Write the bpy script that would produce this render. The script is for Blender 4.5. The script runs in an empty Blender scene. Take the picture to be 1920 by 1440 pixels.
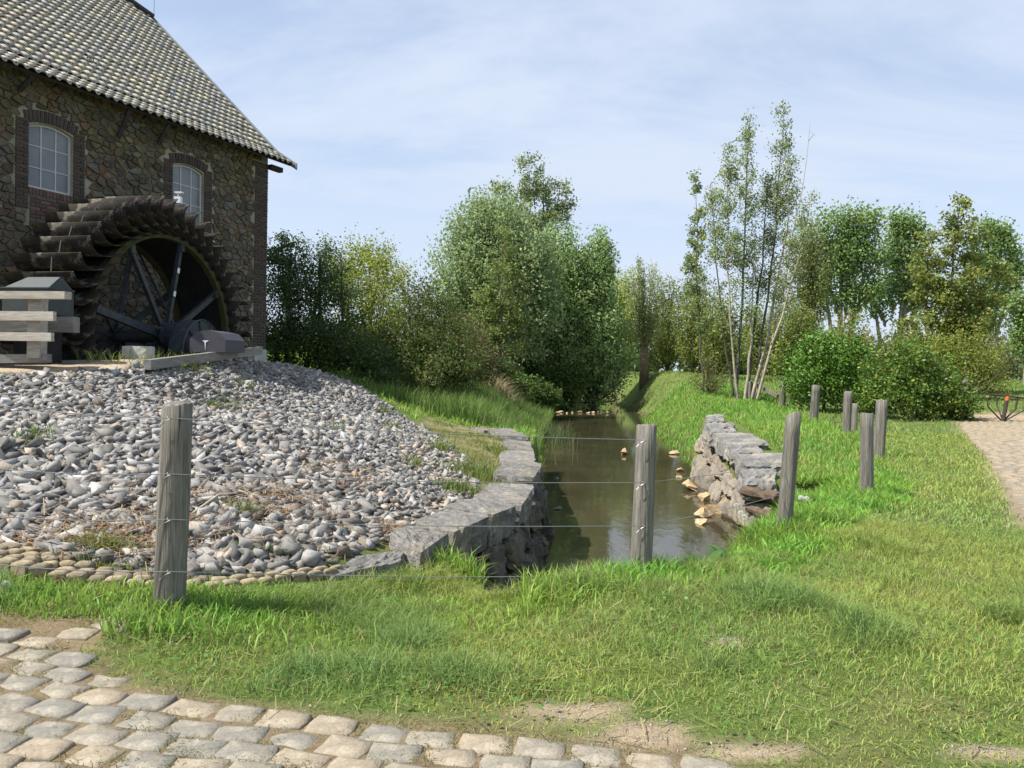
import bpy, bmesh, math, random
import numpy as np
from mathutils import Vector, Matrix, Euler

random.seed(7)
rng = np.random.default_rng(11)
SC = bpy.context.scene
COL = SC.collection
R = math.radians

# ------------------------------------------------------------------ camera
FPX, W0, H0 = 1444.0, 1920.0, 1440.0
EYE = 1.55
PITCH, ROLL = math.atan2(32.0, FPX), R(1.2)
_f = np.array([0, math.cos(PITCH), -math.sin(PITCH)])
_r0 = np.array([1.0, 0, 0]); _u0 = np.cross(_r0, _f)
_r = math.cos(ROLL) * _r0 + math.sin(ROLL) * _u0
_u = -math.sin(ROLL) * _r0 + math.cos(ROLL) * _u0
cam_d = bpy.data.cameras.new('camera')
cam = bpy.data.objects.new('camera', cam_d); COL.objects.link(cam)
cam_d.sensor_fit = 'HORIZONTAL'; cam_d.sensor_width = 36.0
cam_d.lens = 36.0 * FPX / W0
cam_d.clip_start = 0.05; cam_d.clip_end = 3000
m3 = Matrix((( _r[0], _u[0], -_f[0]), (_r[1], _u[1], -_f[1]), (_r[2], _u[2], -_f[2])))
cam.matrix_world = Matrix.Translation((0, 0, EYE)) @ m3.to_4x4()
SC.camera = cam

def ray(px, py):
    d = _f * FPX + _r * (px - W0 / 2) - _u * (py - H0 / 2)
    return d / d[1]
def at(px, py, Y):
    d = ray(px, py); return np.array([d[0] * Y, Y, EYE + d[2] * Y])
def on_z(px, py, z):
    d = ray(px, py); s = (z - EYE) / d[2]; return np.array([d[0] * s, s, z])
def zof(px, py, Y):
    return float(at(px, py, Y)[2])

# ------------------------------------------------------------------ world, sun
SUN_EL, SUN_AZ = R(55), R(-108)          # azimuth measured from +Y (view) towards +X
world = bpy.data.worlds.new('World'); SC.world = world; world.use_nodes = True
nt = world.node_tree; nt.nodes.clear()
def wn(t, **kw):
    n = nt.nodes.new(t)
    for k, v in kw.items(): setattr(n, k, v)
    return n
sky = wn('ShaderNodeTexSky', sky_type='NISHITA', sun_disc=False)
sky.sun_elevation = SUN_EL; sky.sun_rotation = SUN_AZ
sky.air_density = 1.0; sky.dust_density = 1.2; sky.ozone_density = 1.6; sky.altitude = 50
geo = wn('ShaderNodeNewGeometry')
sep = wn('ShaderNodeSeparateXYZ'); nt.links.new(geo.outputs['Incoming'], sep.inputs[0])
def math_n(op, a, b=None, c=None):
    n = wn('ShaderNodeMath', operation=op)
    for i, v in enumerate((a, b, c)):
        if v is None: continue
        if isinstance(v, (int, float)): n.inputs[i].default_value = v
        else: nt.links.new(v, n.inputs[i])
    return n.outputs[0]
# Incoming points from the shading point to the viewer: direction = -Incoming
zz = math_n('MAXIMUM', math_n('MULTIPLY', sep.outputs[2], -1.0), 0.02)
den = math_n('ADD', zz, 0.18)
cx = math_n('DIVIDE', math_n('MULTIPLY', sep.outputs[0], -1.0), den)
cy = math_n('DIVIDE', math_n('MULTIPLY', sep.outputs[1], -1.0), den)
comb = wn('ShaderNodeCombineXYZ'); nt.links.new(cx, comb.inputs[0]); nt.links.new(cy, comb.inputs[1])
mp = wn('ShaderNodeMapping'); nt.links.new(comb.outputs[0], mp.inputs[0])
mp.inputs['Rotation'].default_value = (0, 0, R(-118)); mp.inputs['Scale'].default_value = (0.6, 1.25, 1); mp.inputs['Location'].default_value = (3.1, 1.7, 0)
n1 = wn('ShaderNodeTexNoise'); nt.links.new(mp.outputs[0], n1.inputs['Vector'])
n1.inputs['Scale'].default_value = 1.0; n1.inputs['Detail'].default_value = 7; n1.inputs['Roughness'].default_value = 0.6; n1.inputs['Distortion'].default_value = 0.6
cr = wn('ShaderNodeMapRange', interpolation_type='SMOOTHSTEP'); nt.links.new(n1.outputs['Fac'], cr.inputs[0])
cr.inputs[1].default_value = 0.36; cr.inputs[2].default_value = 0.66; cr.inputs[3].default_value = 0.42; cr.inputs[4].default_value = 1.0
hz = wn('ShaderNodeMapRange', interpolation_type='SMOOTHSTEP'); nt.links.new(zz, hz.inputs[0])
hz.inputs[1].default_value = 0.0; hz.inputs[2].default_value = 0.55; hz.inputs[3].default_value = 0.97; hz.inputs[4].default_value = 0.0
cov = math_n('MAXIMUM', cr.outputs[0], hz.outputs[0])
mixc = wn('ShaderNodeMixRGB'); nt.links.new(cov, mixc.inputs[0]); nt.links.new(sky.outputs[0], mixc.inputs[1])
CLOUD = (3.6, 4.1, 4.95, 1)
mixc.inputs[2].default_value = CLOUD
bg = wn('ShaderNodeBackground'); nt.links.new(mixc.outputs[0], bg.inputs[0]); bg.inputs[1].default_value = 0.12
out = wn('ShaderNodeOutputWorld'); nt.links.new(bg.outputs[0], out.inputs[0])

sun_d = bpy.data.lights.new('sun', 'SUN'); sun_d.energy = 5.0; sun_d.angle = R(0.6); sun_d.color = (1, 0.955, 0.87)
sun = bpy.data.objects.new('sun', sun_d); COL.objects.link(sun)
sdir = Vector((math.sin(SUN_AZ) * math.cos(SUN_EL), math.cos(SUN_AZ) * math.cos(SUN_EL), math.sin(SUN_EL)))
sun.rotation_euler = (-sdir).to_track_quat('-Z', 'Y').to_euler()
sun.location = (-30, 10, 40)
vs = SC.view_settings
vs.view_transform = 'Standard'; vs.look = 'None'; vs.gamma = 1; vs.use_curve_mapping = False
vs.exposure = 0.72
SC.render.engine = 'CYCLES'
SC.cycles.max_bounces = 8; SC.cycles.diffuse_bounces = 6; SC.cycles.glossy_bounces = 3
SC.cycles.transmission_bounces = 4; SC.cycles.transparent_max_bounces = 4

# ------------------------------------------------------------------ helpers
def smooth(a, b, x):
    t = np.clip((x - a) / (b - a), 0, 1); return t * t * (3 - 2 * t)
def _hash(ix, iy, seed):
    h = (ix.astype(np.int64) * 374761393 + iy.astype(np.int64) * 668265263 + seed * 1442695041) & 0xffffffff
    h = ((h ^ (h >> 13)) * 1274126177) & 0xffffffff
    return ((h ^ (h >> 16)) & 0xffffff) / float(0xffffff)
def vnoise(x, y, s=1.0, seed=0):
    x = np.asarray(x, float) / s; y = np.asarray(y, float) / s
    ix = np.floor(x); iy = np.floor(y); fx = x - ix; fy = y - iy
    fx = fx * fx * (3 - 2 * fx); fy = fy * fy * (3 - 2 * fy)
    a = _hash(ix, iy, seed); b = _hash(ix + 1, iy, seed); c = _hash(ix, iy + 1, seed); d = _hash(ix + 1, iy + 1, seed)
    return (a * (1 - fx) + b * fx) * (1 - fy) + (c * (1 - fx) + d * fx) * fy
def fbm(x, y, s=1.0, seed=0):
    return 0.55 * vnoise(x, y, s, seed) + 0.3 * vnoise(x, y, s * .47, seed + 5) + 0.15 * vnoise(x, y, s * .21, seed + 9)

def in_poly(x, y, poly):
    x = np.asarray(x); y = np.asarray(y); ins = np.zeros(x.shape, bool)
    n = len(poly)
    for i in range(n):
        x1, y1 = poly[i]; x2, y2 = poly[(i + 1) % n]
        c = (y1 > y) != (y2 > y)
        with np.errstate(divide='ignore', invalid='ignore'):
            xi = (x2 - x1) * (y - y1) / ((y2 - y1) if y2 != y1 else 1e-9) + x1
        ins ^= c & (x < xi)
    return ins
def poly_dist(x, y, poly, closed=True):
    d = np.full(np.shape(x), 1e9)
    n = len(poly)
    for i in range(n if closed else n - 1):
        ax, ay = poly[i]; bx, by = poly[(i + 1) % n]
        vx, vy = bx - ax, by - ay
        t = np.clip(((x - ax) * vx + (y - ay) * vy) / (vx * vx + vy * vy + 1e-12), 0, 1)
        d = np.minimum(d, np.hypot(x - ax - t * vx, y - ay - t * vy))
    return d

def fast_mesh(name, verts, faces, col=None, smooth_shade=False):
    """verts (N,3); faces (M,k) array with one k"""
    me = bpy.data.meshes.new(name)
    verts = np.asarray(verts, np.float32); faces = np.asarray(faces, np.int32)
    k = faces.shape[1]
    me.vertices.add(len(verts)); me.vertices.foreach_set('co', verts.ravel())
    me.loops.add(faces.size); me.loops.foreach_set('vertex_index', faces.ravel())
    me.polygons.add(len(faces)); me.polygons.foreach_set('loop_start', np.arange(0, faces.size, k, dtype=np.int32))
    if smooth_shade: me.polygons.foreach_set('use_smooth', np.ones(len(faces), bool))
    me.update(calc_edges=True)
    if col is not None: set_col(me, col)
    return me
def set_col(me, col):
    a = me.attributes.new('col', 'FLOAT_COLOR', 'POINT')
    c = np.ones((len(me.vertices), 4), np.float32); c[:, :3] = col
    a.data.foreach_set('color', c.ravel())
def pymesh(name, verts, faces, col=None, smooth_shade=False):
    me = bpy.data.meshes.new(name)
    me.from_pydata([tuple(map(float, v)) for v in verts], [], [tuple(map(int, f)) for f in faces])
    if smooth_shade: me.polygons.foreach_set('use_smooth', np.ones(len(me.polygons), bool))
    me.update()
    if col is not None: set_col(me, col)
    return me
def add(name, me, mat=None, parent=None, loc=None):
    o = bpy.data.objects.new(name, me); COL.objects.link(o)
    if mat is not None and me is not None and not me.materials: me.materials.append(mat)
    if parent is not None: o.parent = parent
    if loc is not None: o.location = tuple(map(float, loc))
    return o
def tag(o, label=None, cat=None, group=None, kind=None):
    if label: o['label'] = label
    if cat: o['category'] = cat
    if group: o['group'] = group
    if kind: o['kind'] = kind
    return o
def empty(name, loc, label, cat, group=None):
    o = bpy.data.objects.new(name, None); COL.objects.link(o); o.location = tuple(map(float, loc))
    o.empty_display_size = .2
    return tag(o, label, cat, group)

class MB:
    """collects tubes, boxes and loose geometry for ONE mesh"""
    def __init__(s): s.v = []; s.f = []
    def geo(s, v, f):
        b = len(s.v); s.v.extend([tuple(map(float, q)) for q in v]); s.f.extend([tuple(int(i) + b for i in q) for q in f]); return s
    def tube(s, pts, rad, n=6, cap=True):
        pts = [np.asarray(p, float) for p in pts]
        if np.isscalar(rad): rad = [rad] * len(pts)
        b = len(s.v); ref = None
        for i, p in enumerate(pts):
            d = pts[min(i + 1, len(pts) - 1)] - pts[max(i - 1, 0)]
            d = d / (np.linalg.norm(d) + 1e-9)
            if ref is None:
                ref = np.array([1.0, 0, 0]) if abs(d[0]) < .8 else np.array([0, 1.0, 0])
            a = ref - d * np.dot(ref, d); a /= (np.linalg.norm(a) + 1e-9); ref = a
            c = np.cross(d, a)
            for k in range(n):
                t = 2 * math.pi * k / n
                s.v.append(tuple(p + rad[i] * (math.cos(t) * a + math.sin(t) * c)))
        for i in range(len(pts) - 1):
            for k in range(n):
                k2 = (k + 1) % n
                s.f.append((b + i * n + k, b + i * n + k2, b + (i + 1) * n + k2, b + (i + 1) * n + k))
        if cap and n > 2:
            s.f.append(tuple(b + k for k in range(n))[::-1]); e = b + (len(pts) - 1) * n
            s.f.append(tuple(e + k for k in range(n)))
        return s
    def box(s, c, size, M=None):
        hx, hy, hz = [q / 2 for q in size]
        v = [np.array([x, y, z]) for x in (-hx, hx) for y in (-hy, hy) for z in (-hz, hz)]
        if M is not None: v = [M @ q for q in v]
        v = [q + np.asarray(c, float) for q in v]
        f = [(0, 1, 3, 2), (4, 6, 7, 5), (0, 4, 5, 1), (2, 3, 7, 6), (0, 2, 6, 4), (1, 5, 7, 3)]
        return s.geo(v, f)
    def build(s, name, mat, parent=None, loc=None, smooth_shade=False, col=None):
        return add(name, pymesh(name, s.v, s.f, col, smooth_shade), mat, parent, loc)

# ------------------------------------------------------------------ materials
def make_mat(name, base=(.5, .5, .5), attr=False, rough=.85, spec=.25, noise=None, tint=None, bump=None,
             objrand=0.0, transl=0.0, metal=0.0, stretch=None, bumpd=0.01, coords='Object', objpal=None):
    m = bpy.data.materials.new(name); m.use_nodes = True
    t = m.node_tree; t.nodes.clear(); L = t.links.new
    N = lambda k: t.nodes.new(k)
    o = N('ShaderNodeOutputMaterial'); p = N('ShaderNodeBsdfPrincipled')
    p.inputs['Roughness'].default_value = rough; p.inputs['Specular IOR Level'].default_value = spec; p.inputs['Metallic'].default_value = metal
    tc = N('ShaderNodeTexCoord'); vec = tc.outputs[coords]
    if stretch:
        mpn = N('ShaderNodeMapping'); mpn.inputs['Scale'].default_value = stretch; L(vec, mpn.inputs[0]); vec = mpn.outputs[0]
    if attr:
        a = N('ShaderNodeAttribute'); a.attribute_name = 'col'; c = a.outputs['Color']
    else:
        rgb = N('ShaderNodeRGB'); rgb.outputs[0].default_value = (*base, 1); c = rgb.outputs[0]
    if objpal:
        oi = N('ShaderNodeObjectInfo'); ramp = N('ShaderNodeValToRGB'); L(oi.outputs['Random'], ramp.inputs[0])
        ramp.color_ramp.interpolation = 'CONSTANT'
        els = ramp.color_ramp.elements
        while len(els) < len(objpal): els.new(0.5)
        for i, q in enumerate(objpal): els[i].position = i / len(objpal); els[i].color = (*q, 1)
        c = ramp.outputs[0]
    def mul(c, fac_socket):
        x = N('ShaderNodeVectorMath'); x.operation = 'SCALE'; L(c, x.inputs[0]); L(fac_socket, x.inputs['Scale']); return x.outputs[0]
    def noise_fac(scale, lo, hi, detail=5, a=.3, b=.7, rough_=.6):
        n = N('ShaderNodeTexNoise'); n.inputs['Scale'].default_value = scale; n.inputs['Detail'].default_value = detail; n.inputs['Roughness'].default_value = rough_
        L(vec, n.inputs['Vector'])
        r = N('ShaderNodeMapRange'); L(n.outputs['Fac'], r.inputs[0])
        r.inputs[1].default_value = a; r.inputs[2].default_value = b; r.inputs[3].default_value = lo; r.inputs[4].default_value = hi
        return r.outputs[0], n
    if objrand:
        oi = N('ShaderNodeObjectInfo'); r = N('ShaderNodeMapRange'); L(oi.outputs['Random'], r.inputs[0])
        r.inputs[3].default_value = 1 - objrand; r.inputs[4].default_value = 1 + objrand; c = mul(c, r.outputs[0])
    if tint:
        for (tcol, sc, a, b, amt) in tint:
            f, _ = noise_fac(sc, 0, amt, a=a, b=b)
            x = N('ShaderNodeMixRGB'); L(f, x.inputs[0]); L(c, x.inputs[1]); x.inputs[2].default_value = (*tcol, 1); c = x.outputs[0]
    if noise:
        for (sc, amt) in (noise if isinstance(noise[0], tuple) else [noise]):
            f, _ = noise_fac(sc, 1 - amt, 1 + amt); c = mul(c, f)
    L(c, p.inputs['Base Color'])
    if bump:
        bs = bump if isinstance(bump, list) else [bump]
        hs = None
        for (sc, st) in bs:
            n = N('ShaderNodeTexNoise'); n.inputs['Scale'].default_value = sc; n.inputs['Detail'].default_value = 6; n.inputs['Roughness'].default_value = .65
            L(vec, n.inputs['Vector'])
            x = N('ShaderNodeMath'); x.operation = 'MULTIPLY_ADD'; L(n.outputs['Fac'], x.inputs[0]); x.inputs[1].default_value = st
            if hs is not None: L(hs, x.inputs[2])
            else: x.inputs[2].default_value = 0
            hs = x.outputs[0]
        bn = N('ShaderNodeBump'); bn.inputs['Strength'].default_value = 1.0; bn.inputs['Distance'].default_value = bumpd
        L(hs, bn.inputs['Height']); L(bn.outputs[0], p.inputs['Normal'])
    if transl > 0:
        tr = N('ShaderNodeBsdfTranslucent'); L(c, tr.inputs['Color'])
        mx = N('ShaderNodeMixShader'); mx.inputs[0].default_value = transl
        L(p.outputs[0], mx.inputs[1]); L(tr.outputs[0], mx.inputs[2]); L(mx.outputs[0], o.inputs[0])
    else:
        L(p.outputs[0], o.inputs[0])
    return m

MAT = {}
MAT['ground'] = make_mat('ground_soil', attr=True, rough=.95, spec=.1, noise=[(3.0, .18), (38, .25)], bump=[(30, .6), (120, .5)], bumpd=.02)
MAT['grass'] = make_mat('grass_blades', attr=True, rough=.5, spec=.28, transl=.42)
MAT['leaf'] = make_mat('leaves', attr=True, rough=.55, spec=.2, transl=.45)
MAT['glossleaf'] = make_mat('glossy_leaves', attr=True, rough=.42, spec=.32, transl=.28)
MAT['bark'] = make_mat('bark', attr=True, rough=.9, spec=.1, noise=[(6, .3), (40, .25)], bump=(25, .6), bumpd=.02)
MAT['gravel'] = make_mat('gravel_stone', attr=True, rough=.85, spec=.25, noise=[(30, .2), (110, .16)], bump=(110, .4), bumpd=.004)
MAT['limestone'] = make_mat('limestone', base=(.175, .17, .16), rough=.9, spec=.12, noise=[(2.5, .28), (14, .28), (60, .25)],
                            tint=[((.36, .30, .2), 1.7, .5, .75, .55), ((.15, .145, .14), 5, .55, .7, .6), ((.36, .36, .35), 9, .58, .7, .5)], bump=[(7, 1.0), (40, .5)], bumpd=.03, objrand=.12)
MAT['boulder'] = make_mat('boulder', base=(.205, .18, .145), rough=.9, spec=.2, noise=[(3, .25), (20, .22)],
                          tint=[((.34, .24, .12), 1.6, .5, .72, .6), ((.14, .14, .10), 3.5, .55, .72, .6)], bump=[(6, 1.0), (35, .5)], bumpd=.03, objrand=.2)
MAT['darkboulder'] = make_mat('dark_boulder', base=(.085, .075, .06), rough=.75, spec=.3, noise=[(3, .3), (20, .3)], tint=[((.15, .12, .07), 1.8, .52, .74, .6), ((.04, .05, .025), 3.5, .52, .72, .7)], bump=[(6, 1.0), (35, .5)], bumpd=.03, objrand=.25)  # darker boulder tone, used for the left bank wall
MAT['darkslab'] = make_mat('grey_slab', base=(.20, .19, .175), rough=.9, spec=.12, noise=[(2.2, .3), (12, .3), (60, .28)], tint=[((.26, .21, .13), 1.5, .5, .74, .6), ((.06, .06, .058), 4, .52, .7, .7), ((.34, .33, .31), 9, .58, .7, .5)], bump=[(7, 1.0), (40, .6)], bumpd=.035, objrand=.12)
MAT['sandstone'] = make_mat('yellow_sandstone', base=(.40, .29, .165), rough=.85, noise=[(9, .2), (40, .15)], tint=[((.55, .44, .3), 5, .5, .7, .6)], bump=[(12, .8)], bumpd=.02, objrand=.12)
MAT['post'] = make_mat('weathered_oak', base=(.165, .153, .135), rough=.95, spec=.08, noise=[(5, .25), (30, .35), (110, .35)],
                       tint=[((.12, .12, .075), 2.2, .48, .7, .5), ((.27, .25, .22), 22, .52, .7, .5), ((.04, .036, .03), 45, .6, .68, .8)], objrand=.16, stretch=(1, 1, .05), bump=[(40, 1.2), (120, .7)], bumpd=.012)
MAT['plank'] = make_mat('grey_timber', base=(.36, .33, .28), rough=.85, noise=[(9, .25), (45, .25)], tint=[((.2, .17, .13), 4, .5, .7, .5)], stretch=(.1, 1, 1), bump=(40, .8), bumpd=.006)
MAT['beam'] = make_mat('grey_beam', base=(.20, .19, .175), rough=.85, noise=[(9, .25), (45, .25)], bump=(40, .8), bumpd=.006, stretch=(.12, 1, 1))
MAT['wallstone'] = make_mat('rubble_stone', attr=True, rough=.9, spec=.2, noise=[(7, .22), (30, .22)], bump=[(12, 1.0), (50, .5)], bumpd=.02)
MAT['brick'] = make_mat('brick', base=(.14, .075, .055), rough=.9, spec=.2, noise=[(12, .2), (60, .2)], bump=(50, .6), bumpd=.006,
                        objpal=[(.082, .058, .048), (.066, .05, .044), (.094, .068, .056), (.057, .046, .042), (.076, .06, .052), (.07, .06, .053)])
MAT['brickpale'] = make_mat('brick_pale', base=(.2, .1, .07), rough=.9, noise=[(12, .2), (60, .2)], bump=(50, .6), bumpd=.006,
                            objpal=[(.13, .08, .066), (.10, .066, .056), (.16, .10, .08), (.12, .09, .075)])
MAT['mortar'] = make_mat('mortar', base=(.29, .26, .20), rough=.95, noise=[(3, .2), (40, .2)], tint=[((.22, .22, .11), .9, .45, .7, .5)], bump=(60, .7), bumpd=.006)
MAT['tile'] = make_mat('clay_pantile', base=(.4, .38, .33), rough=.9, spec=.08, noise=[(6, .16), (35, .2)], tint=[((.25, .24, .2), 9, .55, .7, .5)], bump=(60, .4), bumpd=.004,
                       objpal=[(.40, .37, .31), (.37, .345, .30), (.45, .41, .32), (.34, .325, .295), (.42, .385, .31), (.38, .35, .30), (.48, .43, .31), (.38, .365, .33), (.42, .36, .285), (.355, .345, .325)])
MAT['tileattr'] = make_mat('clay_pantile_field', attr=True, rough=.9, spec=.08, noise=[(6, .16), (35, .2)], tint=[((.25, .24, .2), 9, .55, .7, .5)], bump=(60, .4), bumpd=.004)
MAT['darkwood'] = make_mat('dark_timber', base=(.035, .032, .03), rough=.8, noise=(10, .3), bump=(40, .5))
MAT['lead'] = make_mat('lead_flashing', base=(.2, .21, .22), rough=.6, noise=(10, .2))
MAT['whitepaint'] = make_mat('grey_white_paint', base=(.5, .5, .5), rough=.6, noise=(20, .08))
MAT['glass'] = make_mat('window_glass', base=(.16, .17, .18), rough=.3, spec=.6, noise=(1.5, .25))
MAT['iron'] = make_mat('blue_black_iron', base=(.028, .035, .042), rough=.5, spec=.4, noise=[(8, .35), (40, .3)], tint=[((.06, .07, .07), 6, .5, .7, .5), ((.06, .04, .025), 4, .55, .72, .5)], bump=(60, .3), bumpd=.004)
MAT['bucket'] = make_mat('rusty_mossy_bucket', base=(.025, .019, .015), rough=.85, spec=.2, noise=[(6, .3), (30, .3)],
                         tint=[((.085, .085, .028), 2.0, .5, .66, .7), ((.26, .24, .20), 5, .55, .68, .6), ((.018, .016, .014), 3.0, .46, .66, .8)], bump=(40, .7), bumpd=.008)
MAT['mossrim'] = make_mat('mossy_rim', base=(.055, .055, .022), rough=.9, noise=[(5, .3), (30, .3)], tint=[((.05, .045, .04), 3, .5, .7, .6)], bump=(40, .6), bumpd=.008)
MAT['darkmetal'] = make_mat('dark_drum', base=(.022, .022, .022), rough=.85, noise=(8, .3))
MAT['housing'] = make_mat('grey_green_housing', base=(.042, .052, .054), rough=.6, spec=.35, noise=[(5, .15), (30, .12)])
MAT['cover'] = make_mat('purple_grey_cover', base=(.065, .062, .075), rough=.6, spec=.3, noise=[(6, .15), (40, .15)])
MAT['concrete'] = make_mat('pale_concrete', base=(.40, .41, .37), rough=.9, noise=[(8, .15), (50, .15)], tint=[((.2, .22, .12), 5, .55, .7, .5)], bump=(60, .5), bumpd=.006)
MAT['cobble'] = make_mat('cobblestone', base=(.4, .37, .32), rough=.9, spec=.08, noise=[(10, .14), (55, .16)], tint=[((.42, .35, .25), 7, .5, .75, .6), ((.25, .26, .25), 4, .55, .75, .5)], bump=[(18, .7), (90, .5)], bumpd=.008,
                         objpal=[(.235, .212, .17), (.265, .225, .17), (.215, .20, .168), (.28, .235, .175), (.245, .22, .175), (.205, .193, .165)])
MAT['pathsett'] = make_mat('path_cobble', base=(.33, .26, .18), rough=.95, spec=.05, noise=[(10, .15), (55, .2)], objpal=[(.24, .20, .155), (.28, .23, .17), (.21, .185, .15), (.26, .215, .155)])
MAT['sett'] = make_mat('cream_sett', base=(.42, .36, .25), rough=.9, spec=.1, noise=[(12, .25), (60, .25)], tint=[((.10, .08, .05), 9, .46, .66, .75)], bump=[(25, .8)], bumpd=.008,
                       objpal=[(.31, .26, .17), (.25, .21, .15), (.35, .29, .19), (.19, .165, .12), (.28, .24, .17)])
MAT['wire'] = make_mat('galvanised_wire', base=(.30, .30, .30), rough=.5, metal=.7)
MAT['straw'] = make_mat('dry_straw', attr=True, rough=.8, spec=.1, transl=.15)
MAT['rustmetal'] = make_mat('brown_painted_steel', base=(.06, .045, .035), rough=.6, noise=(20, .3))
MAT['orange'] = make_mat('orange_cap', base=(.55, .16, .05), rough=.6, noise=(20, .15))
MAT['white'] = make_mat('white_fitting', base=(.75, .76, .76), rough=.5)
MAT['seed'] = make_mat('seed_down', base=(.72, .72, .68), rough=.9, transl=.4)
MAT['stem'] = make_mat('flower_stem', base=(.19, .2, .07), rough=.7, transl=.2)
MAT['log'] = make_mat('rotten_brown_log', base=(.105, .075, .052), rough=.9, noise=[(6, .3), (40, .3)], stretch=(.1, 1, 1), bump=(40, 1), bumpd=.01)

# water
def water_mat():
    m = bpy.data.materials.new('stream_water'); m.use_nodes = True
    t = m.node_tree; t.nodes.clear(); L = t.links.new; N = lambda k: t.nodes.new(k)
    o = N('ShaderNodeOutputMaterial'); p = N('ShaderNodeBsdfPrincipled'); L(p.outputs[0], o.inputs[0])
    tc = N('ShaderNodeTexCoord')
    n = N('ShaderNodeTexNoise'); L(tc.outputs['Object'], n.inputs['Vector']); n.inputs['Scale'].default_value = .8; n.inputs['Detail'].default_value = 4
    r = N('ShaderNodeValToRGB'); L(n.outputs['Fac'], r.inputs[0])
    r.color_ramp.elements[0].position = .35; r.color_ramp.elements[0].color = (.036, .032, .017, 1)
    r.color_ramp.elements[1].position = .7; r.color_ramp.elements[1].color = (.056, .047, .026, 1)
    L(r.outputs[0], p.inputs['Base Color'])
    p.inputs['Roughness'].default_value = .045; p.inputs['IOR'].default_value = 1.33; p.inputs['Specular IOR Level'].default_value = .5
    mpn = N('ShaderNodeMapping'); mpn.inputs['Scale'].default_value = (2.2, 1.0, 1); L(tc.outputs['Object'], mpn.inputs[0])
    n2 = N('ShaderNodeTexNoise'); L(mpn.outputs[0], n2.inputs['Vector']); n2.inputs['Scale'].default_value = 3.2; n2.inputs['Detail'].default_value = 3
    b = N('ShaderNodeBump'); b.inputs['Strength'].default_value = .09; b.inputs['Distance'].default_value = .03
    L(n2.outputs['Fac'], b.inputs['Height']); L(b.outputs[0], p.inputs['Normal'])
    return m
MAT['water'] = water_mat()

# ------------------------------------------------------------------ layout data
WATER_Z = -1.0
CHANNEL = [(-.62, 6.7), (-.3, 7.5), (.0, 8.1), (.3, 9.5), (.48, 12.5), (.55, 15.6), (.8, 19.5), (1.15, 28), (1.85, 38), (2.6, 46), (4.0, 72), (5, 95), (9, 95),
           (7.6, 72), (7.3, 46), (6.2, 35), (5.1, 24), (4.8, 20.3), (4.84, 19.6), (4.62, 18.0), (4.41, 16.4), (4.18, 14.6), (3.98, 13.2), (3.80, 12.2), (3.2, 10.6), (2.6, 9.2), (1.5, 7.7), (.6, 7.0), (-.1, 6.7)]
GRAVEL = [(-4.6, 5.35), (-3.7, 5.25), (-2.9, 5.2), (-2.2, 5.2), (-1.4, 5.62), (-1.16, 6.15), (-.95, 6.7), (-.86, 7.2), (-.64, 7.9), (-.46, 8.6), (-.42, 9.6), (-.5, 10.6), (-.75, 11.6),
          (-1.0, 12.8), (-1.35, 14.2), (-1.8, 15.8), (-2.6, 17.4), (-3.6, 18.6), (-5.4, 18.6), (-6.0, 17.4), (-5.9, 15.2), (-5.6, 13.0), (-5.75, 11.2), (-6.9, 10.4), (-9.5, 10.0), (-9.5, 6)]
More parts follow.
